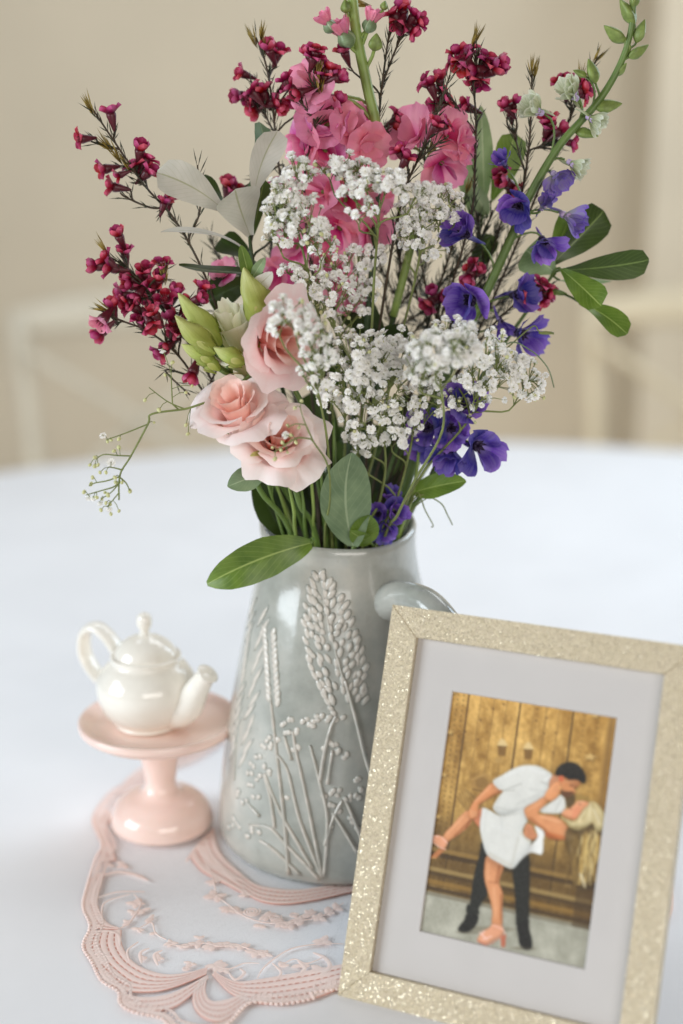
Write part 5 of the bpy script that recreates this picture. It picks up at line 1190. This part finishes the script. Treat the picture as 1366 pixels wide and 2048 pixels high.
foliage('glossy pittosporum leaf sprig spreading at far right', 'leaf_sprig', 'foliage', [(1112, 540), (1070, 600), (1000, 700), (900, 860)], .006, 780, .0,
    [((1105, 528, .005), (1208, 422, .015), 78, 12, .03, 'leaf_dark', 'ob', dict(fold=.22)), ((1125, 540, .0), (1298, 520, -.008), 62, 18, -.02, 'leaf_dark', 'ob', dict(fold=.16, sweep=.03)), ((1124, 540, -.006), (1202, 612, -.03), 62, -18, .05, 'leaf_mid', 'ob'), ((1160, 605, -.004), (1254, 668, -.02), 58, -38, .08, 'leaf_mid', 'ob'), ((1110, 545, .004), (1052, 500, .006), 86, 10, .05, 'leaf_pale', 'ob'), ((1120, 560, .004), (1225, 562, .01), 24, 60, 0, 'leaf_pale', 'la'), ((1100, 520, .01), (1140, 430, .02), 60, 30, .05, 'leaf_mid'), ((1075, 570, .0), (1135, 590, .0), 24, 50, 0, 'leaf_mid', 'la')], 'green_stem', group=GF)
foliage('upright soft green leaf sprig behind the crimson sprigs at right', 'leaf_sprig', 'foliage', [(970, 400), (950, 500), (890, 680), (810, 860)], .035, 750, .025,
    [((985, 400, .035), (1030, 268, .03), 66, 15, .05, 'leaf_mid', 'ob'), ((968, 400, .035), (962, 212, .035), 42, 8, .03, 'leaf_pale', 'la'), ((945, 440, .035), (922, 300, .04), 46, 10, .03, 'leaf_pale', 'ob'), ((975, 430, .03), (940, 370, .03), 40, 20, 0, 'leaf_pale', 'la'), ((930, 560, .03), (985, 470, .03), 50, 20, 0, 'leaf_dark')], 'green_stem', group=GF)
foliage('broad glossy green leaf curling over the left of the jug rim', 'loose_leaf', 'leaf', None, 0, 0, 0, [((622, 1086, -.052), (414, 1168, -.060), 88, -14, .10, 'leaf_mid', 'la', dict(fold=.22, sweep=.06, wav=.09))], 'green_stem', .0014, None,
    [Vector((PX - .01, PY - .005, .10)), Vector((PX - .016, PY - .033, .19)), Vector((PX - .016, PY - .046, .222)), W(618, 1085, -.052)])
foliage('soft grey green leaf upright at the front of the jug mouth', 'loose_leaf', 'leaf', None, 0, 0, 0, [((706, 1092, -.046), (704, 905, -.062), 104, 6, -.06, 'leaf_soft', 'la', dict(fold=.12, sweep=-.06, wav=.04)), ((715, 1085, -.042), (742, 1030, -.048), 62, 20, .05, 'leaf_mid', 'ov'), ((742, 1085, -.04), (700, 1062, -.05), 40, -30, .05, 'leaf_mid', 'ov')], 'green_stem', .0014, None,
    [Vector((PX, PY, .10)), Vector((PX + .008, PY - .03, .19)), W(706, 1092, -.044)])
foliage('dark blade leaf standing inside the jug mouth at left', 'loose_leaf', 'leaf', None, 0, 0, 0, [((572, 1075, -.02), (512, 940, -.03), 62, 5, .0, 'leaf_shade', 'la', dict(fold=.3, sweep=-.05)), ((585, 1075, -.015), (545, 945, -.02), 50, 12, .0, 'leaf_shade', 'la', dict(fold=.3))], 'dark_stem', .0014, None,
    [Vector((PX - .01, PY, .10)), Vector((PX - .025, PY - .015, .19)), W(572, 1075, -.02)])
foliage('rounded green leaf jutting out right above the jug rim', 'loose_leaf', 'leaf', None, 0, 0, 0, [((825, 985, -.03), (932, 962, -.04), 54, -20, .06, 'leaf_mid', 'ov', dict(fold=.2))], 'green_stem', .0011, None,
    [Vector((PX + .01, PY, .10)), Vector((PX + .032, PY - .015, .2)), W(800, 1010, -.025), W(825, 985, -.03)])
foliage('small grey green leaf peeping out under the lowest lisianthus', 'loose_leaf', 'leaf', None, 0, 0, 0, [((530, 945, -.055), (455, 973, -.06), 50, 10, .05, 'leaf_soft', 'la'), ((500, 885, -.055), (455, 865, -.05), 20, 10, 0, 'leaf_mid', 'la')], 'green_stem', .0011, None,
    [Vector((PX - .01, PY, .10)), Vector((PX - .03, PY - .02, .2)), W(545, 1000, -.04), W(530, 945, -.055)])
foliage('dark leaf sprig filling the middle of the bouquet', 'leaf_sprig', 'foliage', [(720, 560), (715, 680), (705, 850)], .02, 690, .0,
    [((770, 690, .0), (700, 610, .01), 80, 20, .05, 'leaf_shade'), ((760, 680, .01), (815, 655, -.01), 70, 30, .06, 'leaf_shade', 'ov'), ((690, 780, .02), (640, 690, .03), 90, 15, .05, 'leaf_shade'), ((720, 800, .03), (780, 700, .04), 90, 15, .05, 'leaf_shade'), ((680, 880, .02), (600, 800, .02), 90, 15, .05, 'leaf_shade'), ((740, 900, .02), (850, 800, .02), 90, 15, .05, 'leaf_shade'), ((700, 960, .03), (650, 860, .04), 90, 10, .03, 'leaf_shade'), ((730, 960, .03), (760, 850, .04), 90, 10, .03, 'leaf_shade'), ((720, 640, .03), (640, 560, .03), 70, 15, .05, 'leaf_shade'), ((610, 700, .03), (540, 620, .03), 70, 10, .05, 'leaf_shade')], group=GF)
foliage('added dark leaf sprig deep behind the stems just above the jug', 'leaf_sprig', 'foliage', [(690, 900), (690, 980)], .03, 690, .02,  # leaves added to darken the space behind the stems
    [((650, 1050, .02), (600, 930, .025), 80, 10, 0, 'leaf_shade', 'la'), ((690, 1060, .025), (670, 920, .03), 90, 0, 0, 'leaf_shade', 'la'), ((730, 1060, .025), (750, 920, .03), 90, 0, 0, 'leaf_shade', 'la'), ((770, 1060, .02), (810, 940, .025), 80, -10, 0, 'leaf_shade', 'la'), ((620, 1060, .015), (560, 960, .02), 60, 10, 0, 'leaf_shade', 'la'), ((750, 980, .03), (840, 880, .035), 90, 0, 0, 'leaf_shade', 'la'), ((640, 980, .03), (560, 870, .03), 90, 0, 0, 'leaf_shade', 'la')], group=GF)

# ---- plain stems that show between the jug's mouth and the blooms
for i, (x0, x1, y1, yo) in enumerate([(600, 575, 955, -.045), (618, 598, 950, -.05), (632, 622, 950, -.048), (655, 640, 930, -.05), (590, 548, 950, -.035), (672, 668, 900, -.04), (812, 838, 900, -.03)]):
    P = smooth_path([Vector((PX + .001 * i, PY, .04)), mouth(x0, yo * .75), W(lerp(x0, x1, .5), lerp(1085, y1, .5), yo), W(x1, y1, yo * 1.1), W(x1 + (x1 - x0) * .2, y1 - 60, yo)], 6)
    mb = MB(); mb.tube(P, [.0012 - .0003 * k / len(P) for k in range(len(P))], 7); o = mb.obj('flower_stem', M['green_stem'] if i % 2 else M['pale_stem'])
    o['label'] = ('thin green flower stem rising from the jug mouth, ' + ['leftmost but one', 'third from the left', 'fourth from the left', 'just left of the grey green leaf', 'leftmost', 'behind the grey green leaf', 'rightmost by the rim'][i]); o['category'] = 'stem'; o['group'] = 'bare stems in the jug mouth'

# ---- baby's breath
def gyp_mesh(seed, closed=False):
    rs = random.Random(seed); mb = MB()
    for layer, (n, el, L) in enumerate(((6, 8, 1.0), (6, 38, .95), (5, 66, .85))):
        for k in range(n):
            a = 2 * PI * (k + .5 * layer + rs.uniform(-.2, .2)) / n; e = R(el + rs.uniform(-12, 12)); b = len(mb.v)
            d = Vector((math.cos(a) * math.cos(e), math.sin(a) * math.cos(e), math.sin(e))); s = Vector((-math.sin(a), math.cos(a), 0)); up = d.cross(s) * -1
            wd = .42 * L
            mb.pt(d * .10, (.5, 0)); mb.pt(d * .62 * L + s * wd * .8 + up * .06, (0, .6)); mb.pt(d * .66 * L - up * .05, (.5, .7)); mb.pt(d * .62 * L - s * wd * .8 + up * .06, (1, .6))
            mb.pt(d * L + s * wd * .7 + up * rs.uniform(-.05, .15), (.1, 1)); mb.pt(d * L * .88, (.5, .95)); mb.pt(d * L - s * wd * .7 + up * rs.uniform(-.05, .15), (.9, 1))
            for q in ((0, 1, 2), (0, 2, 3), (1, 4, 5, 2), (2, 5, 6, 3)): mb.face([b + i for i in q])
    mb.lathe([(.04, -.55), (.22, -.35), (.26, -.02), (0, .05)], 5, mi=1)
    return mb.mesh('floret', [M['gyp_petal'], M['gyp_stem']])
GYP = [gyp_mesh(i) for i in range(5)]
bm_ = MB(); bm_.blob((0, 0, 0), (.42, .42, .55), 7, 5); GBUD = bm_.mesh('bud', M['gyp_bud'])
GG = "baby's breath sprigs in the jug"
def gyp(label, path_px, yo, mpx, myo, clusters, buds=(), r0=.0011, size=.0028, free=None, twig=()):
    """clusters: px, py, yo, rx, ry (photo pixels), depth (m), count"""
    path = free if free else stem_path(path_px, yo, mpx, myo); root = thing('gypsophila_sprig', path[0], label, "baby's breath", GG)
    sm = MB(); n = len(path); sm.tube(path, [lerp(r0, r0 * .55, i / n) for i in range(n)], 6)
    for (cx, cy, cyo, rx, ry, dz, cnt) in clusters:
        C = W(cx, cy, cyo); axx = C - path[-1]
        below = W(cx + (676 - cx) * .06, cy + ry * 1.15, cyo + dz * .3)
        br, _ = branch_from(path, below, (C - below).normalized(), .8); sm.tube(br, [lerp(.00072, .0005, i / 6) for i in range(7)], 5)
        cnt = int(cnt * 1.3); nh = max(2, cnt // 9); hubs = []
        for h in range(nh):
            a = 2 * PI * h / nh + rb.uniform(-.3, .3); k = rb.uniform(.25, .7)
            hb = W(cx + rx * k * math.cos(a), cy + ry * (.30 + .45 * k * math.sin(a)), cyo + dz * rb.uniform(-.5, .5)); hubs.append(hb)
            sm.tube(bez(below, below.lerp(hb, .3) + Vector((0, 0, .002)), below.lerp(hb, .7), hb, 4), .0004, 4)
        for f in range(cnt):
            # scattered through the head, thicker towards its upper and front shell
            while True:
                a, b, c_ = rb.uniform(-1, 1), rb.uniform(-1, 1), rb.uniform(-1, 1); l2 = a * a + b * b + c_ * c_
                if l2 < 1 and l2 > .12 and rb.random() < .35 + .65 * (l2 ** .5): break
            p = W(cx + rx * a, cy - ry * b, cyo) + Vector((0, -dz * c_, 0))
            hb = min(hubs, key=lambda h_: (h_ - p).length)
            d = ((p - hb).normalized() + Vector((0, -.55, .35)) + Vector((rb.uniform(-.4, .4), rb.uniform(-.3, .3), rb.uniform(-.4, .4)))).normalized()
            s = size * rb.uniform(.62, 1.24)
            sm.tube(bez(hb, hb.lerp(p, .4) + Vector((0, 0, .001)), p - d * s * 2, p - d * s * .4, 3), .00030, 3, cap=False)
            if rb.random() < .10: link('bud', GBUD, root, frame_at(p, d, 0, s * .9))
            else: link('floret', rb.choice(GYP), root, frame_at(p, d, rb.uniform(0, 6), s))
    twigs = []
    for tw in twig:
        q = smooth_path([W(x, y, z) for x, y, z in tw], 5); _, k = branch_from(path, q[0], (q[1] - q[0]).normalized(), .3, 5, .3)
        q = [path[k]] + q if (path[k] - q[0]).length > .002 else q
        sm.tube(q, [lerp(.00055, .00032, i / len(q)) for i in range(len(q))], 4); twigs.append(q)
    for (x, y, byo) in buds:
        p = W(x, y, byo); d = vdir(rb.uniform(-.5, .5), rb.uniform(-.8, .2), .4)
        pool = twigs if twigs else [path]; q = min(pool, key=lambda b: min((k - p).length for k in b))
        k = min(range(len(q)), key=lambda i: (q[i] - p).length); k = max(0, k - 1)
        S = q[k]; sm.tube([S, S.lerp(p, .55) + Vector((0, 0, .0012)), p], .00026, 3); big = rb.random() < .22
        if big: link('floret', rb.choice(GYP), root, frame_at(p, d, 0, size * rb.uniform(.65, .9)))
        else: link('bud', GBUD, root, frame_at(p, d, 0, size * rb.uniform(.65, 1.0)))
    sm.obj('stem', M['gyp_stem'], root)
gyp("dense baby's breath mass above the lowest lisianthus", [(735, 760), (770, 900), (760, 1000)], -.05, 720, -.03,
    [(715, 715, -.06, 78, 62, .018, 85), (690, 780, -.058, 62, 50, .016, 50), (770, 770, -.058, 66, 66, .018, 62), (745, 845, -.05, 70, 50, .014, 44), (800, 700, -.052, 56, 46, .016, 40)])
gyp("blurred baby's breath tuft nearest the viewer right of centre", [(880, 760), (885, 860), (830, 960), (795, 1030)], -.10, 755, -.035,
    [(885, 695, -.115, 70, 46, .018, 62), (850, 730, -.100, 46, 40, .014, 32), (925, 690, -.105, 46, 44, .014, 32)])
gyp("baby's breath sprig reaching right above the violet delphinium", [(985, 760), (930, 850), (850, 940), (800, 1030)], -.05, 770, -.03,
    [(965, 730, -.06, 66, 62, .016, 56), (1050, 760, -.052, 42, 44, .012, 34), (1015, 735, -.055, 44, 36, .012, 28), (930, 790, -.05, 56, 30, .012, 22), (900, 660, -.05, 60, 26, .014, 32), (990, 680, -.07, 30, 26, .01, 12)], [(1088, 796, -.05), (1070, 800, -.05), (1010, 800, -.05), (940, 830, -.05), (950, 845, -.05)])
gyp("small baby's breath sprig under the front mass beside violet blooms", [(830, 830), (820, 900), (790, 1010)], -.045, 745, -.03,
    [(810, 835, -.05, 44, 42, .012, 24), (860, 800, -.05, 40, 40, .012, 22), (720, 885, -.045, 34, 26, .010, 12), (855, 760, -.05, 40, 30, .012, 18), (790, 870, -.045, 40, 22, .01, 10)], [(870, 830, -.05), (905, 815, -.05), (835, 880, -.05)])
gyp("baby's breath sprig forming the left side of the upper arch", [(585, 420), (610, 520), (650, 700), (670, 900)], -.035, 660, -.02,
    [(565, 410, -.05, 44, 58, .014, 50), (600, 340, -.045, 36, 36, .012, 26), (612, 440, -.05, 44, 54, .014, 40), (555, 465, -.045, 34, 34, .012, 22), (640, 485, -.05, 36, 34, .012, 22)])
gyp("baby's breath sprig arching across the pink stock", [(760, 400), (755, 470), (748, 560), (740, 700), (715, 900)], -.045, 690, -.02,
    [(690, 330, -.04, 42, 26, .012, 24), (715, 375, -.055, 44, 26, .012, 26), (775, 362, -.055, 46, 24, .012, 28), (830, 385, -.05, 46, 28, .012, 28), (660, 335, -.04, 40, 24, .01, 16), (720, 420, -.06, 40, 26, .01, 9), (735, 340, -.045, 36, 22, .01, 14)])
gyp("baby's breath sprig on the right shoulder of the upper arch", [(850, 440), (830, 560), (790, 720), (750, 900)], -.015, 705, -.01,
    [(840, 430, -.03, 52, 40, .014, 36), (885, 400, -.015, 44, 40, .014, 30), (820, 470, -.025, 40, 34, .012, 22), (890, 445, -.012, 36, 30, .012, 16), (860, 495, -.012, 40, 24, .01, 12)])
gyp("baby's breath sprig in the hollow left of the bare stems", [(660, 600), (680, 720), (690, 900)], -.02, 670, -.015,
    [(610, 560, -.03, 46, 30, .012, 26), (660, 590, -.035, 44, 42, .012, 32), (690, 525, -.015, 50, 36, .012, 28), (725, 570, -.01, 36, 36, .012, 18), (705, 620, -.025, 36, 26, .01, 10), (745, 510, .0, 40, 34, .01, 16), (585, 540, -.025, 26, 20, .01, 8)])
gyp("blurred baby's breath tuft veiling the deep pink lisianthus", [(620, 720, -.095), (650, 850, -.07), (660, 960, -.05)], -.095, 665, -.03,
    [(585, 625, -.100, 44, 34, .012, 22), (620, 655, -.105, 40, 36, .012, 24), (640, 705, -.100, 38, 40, .012, 24), (552, 650, -.098, 20, 20, .008, 5), (630, 750, -.09, 36, 32, .01, 16)])
gyp("sparse baby's breath sprig drooping out at the lower left, mostly seed buds", None, 0, 0, 0, [],
    [(x, y, -.05 + rb.uniform(-.008, .008)) for x, y in [(205, 870), (222, 880), (215, 883), (238, 878), (238, 895), (228, 902), (190, 915), (180, 930), (190, 932), (196, 930), (222, 925), (212, 945), (200, 945), (185, 955), (182, 968), (168, 984), (178, 995), (186, 996), (193, 995), (204, 998), (210, 985), (216, 990), (200, 1006), (212, 1006), (220, 1008), (202, 1020), (218, 1018), (222, 1028), (238, 1022), (260, 982), (244, 965), (232, 965), (230, 955), (290, 800), (318, 820), (308, 845), (372, 850), (376, 868), (330, 750), (345, 725), (372, 785), (384, 772), (325, 700)]], .0009, .0033,
    smooth_path([Vector((PX - .01, PY, .05)), mouth(600, -.02), W(500, 870, -.045), W(440, 805, -.05), W(370, 818, -.05), W(304, 828, -.05), W(296, 848, -.05), W(262, 912, -.05), W(240, 950, -.05), (W(238, 1000, -.05))], 6), [[(296, 848, -.05), (262, 862, -.05), (235, 872, -.05), (212, 880, -.05)], [(262, 912, -.05), (235, 911, -.05), (208, 909, -.05), (192, 918, -.05)], [(245, 940, -.05), (230, 936, -.05), (218, 934, -.05)], [(240, 953, -.05), (212, 962, -.05), (190, 966, -.05), (178, 972, -.05)], [(240, 965, -.05), (222, 985, -.05), (205, 996, -.05)], [(240, 955, -.05), (252, 966, -.05), (260, 982, -.05)], [(225, 975, -.05), (200, 982, -.05), (172, 990, -.05)], [(238, 985, -.05), (226, 1000, -.05), (214, 1014, -.05)], [(370, 818, -.05), (335, 803, -.05), (298, 775, -.05)], [(345, 808, -.05), (343, 770, -.05), (342, 742, -.05)]])
gyp("tiny baby's breath sprig with few florets on the lowest lisianthus", None, 0, 0, 0, [],
    [(x, y, -.098 + rb.uniform(-.004, .004)) for x, y in [(575, 850), (598, 855), (570, 870), (592, 885), (582, 870), (603, 802), (590, 816), (550, 918), (562, 900), (575, 905), (565, 885), (545, 895)]], .0008, .0030,
    smooth_path([Vector((PX, PY, .06)), mouth(650, -.03), W(660, 1000, -.065), W(655, 930, -.085), W(628, 885, -.098), W(612, 850, -.1)], 6), [[(622, 878, -.099), (595, 876, -.099), (570, 890, -.099), (548, 905, -.099)], [(618, 866, -.099), (606, 835, -.099), (600, 812, -.099)], [(612, 850, -.1), (592, 848, -.1), (575, 855, -.1)]])

# ---- fine drooping tendrils at the right
for i, pts in enumerate([[(1010, 690), (1060, 700), (1095, 735), (1108, 775)], [(835, 985), (850, 1020), (866, 1050), (862, 1054)], [(840, 990), (880, 1005), (895, 1030), (905, 1050)], [(812, 1030), (840, 1005), (875, 985)], [(1055, 660), (1080, 664), (1108, 668)]]):
    P = smooth_path([mouth(790, -.01)] + ([W(940, 790, -.03)] if i in (0, 4) else [W(815, 1020, -.03)]) + [W(x, y, -.035) for x, y in pts], 5)
    mb = MB(); mb.tube(P, [.00055 - .0002 * k / len(P) for k in range(len(P))], 5)
    if i == 4: mb.blob(W(1092, 666, -.035), (.005, .0012, .0011), 7, 5)
    o = mb.obj('tendril', M['gyp_stem'] if i else M['leaf_soft']); o['category'] = 'tendril'; o['group'] = 'fine green tendrils at the right'
    o['label'] = 'fine green tendril ' + ['arching beyond the baby breath at right', 'hanging straight down beside the jug rim', 'hanging outermost beside the jug rim', 'crossing up beside the jug rim', 'ending in a slim seed head below the purple bloom'][i]
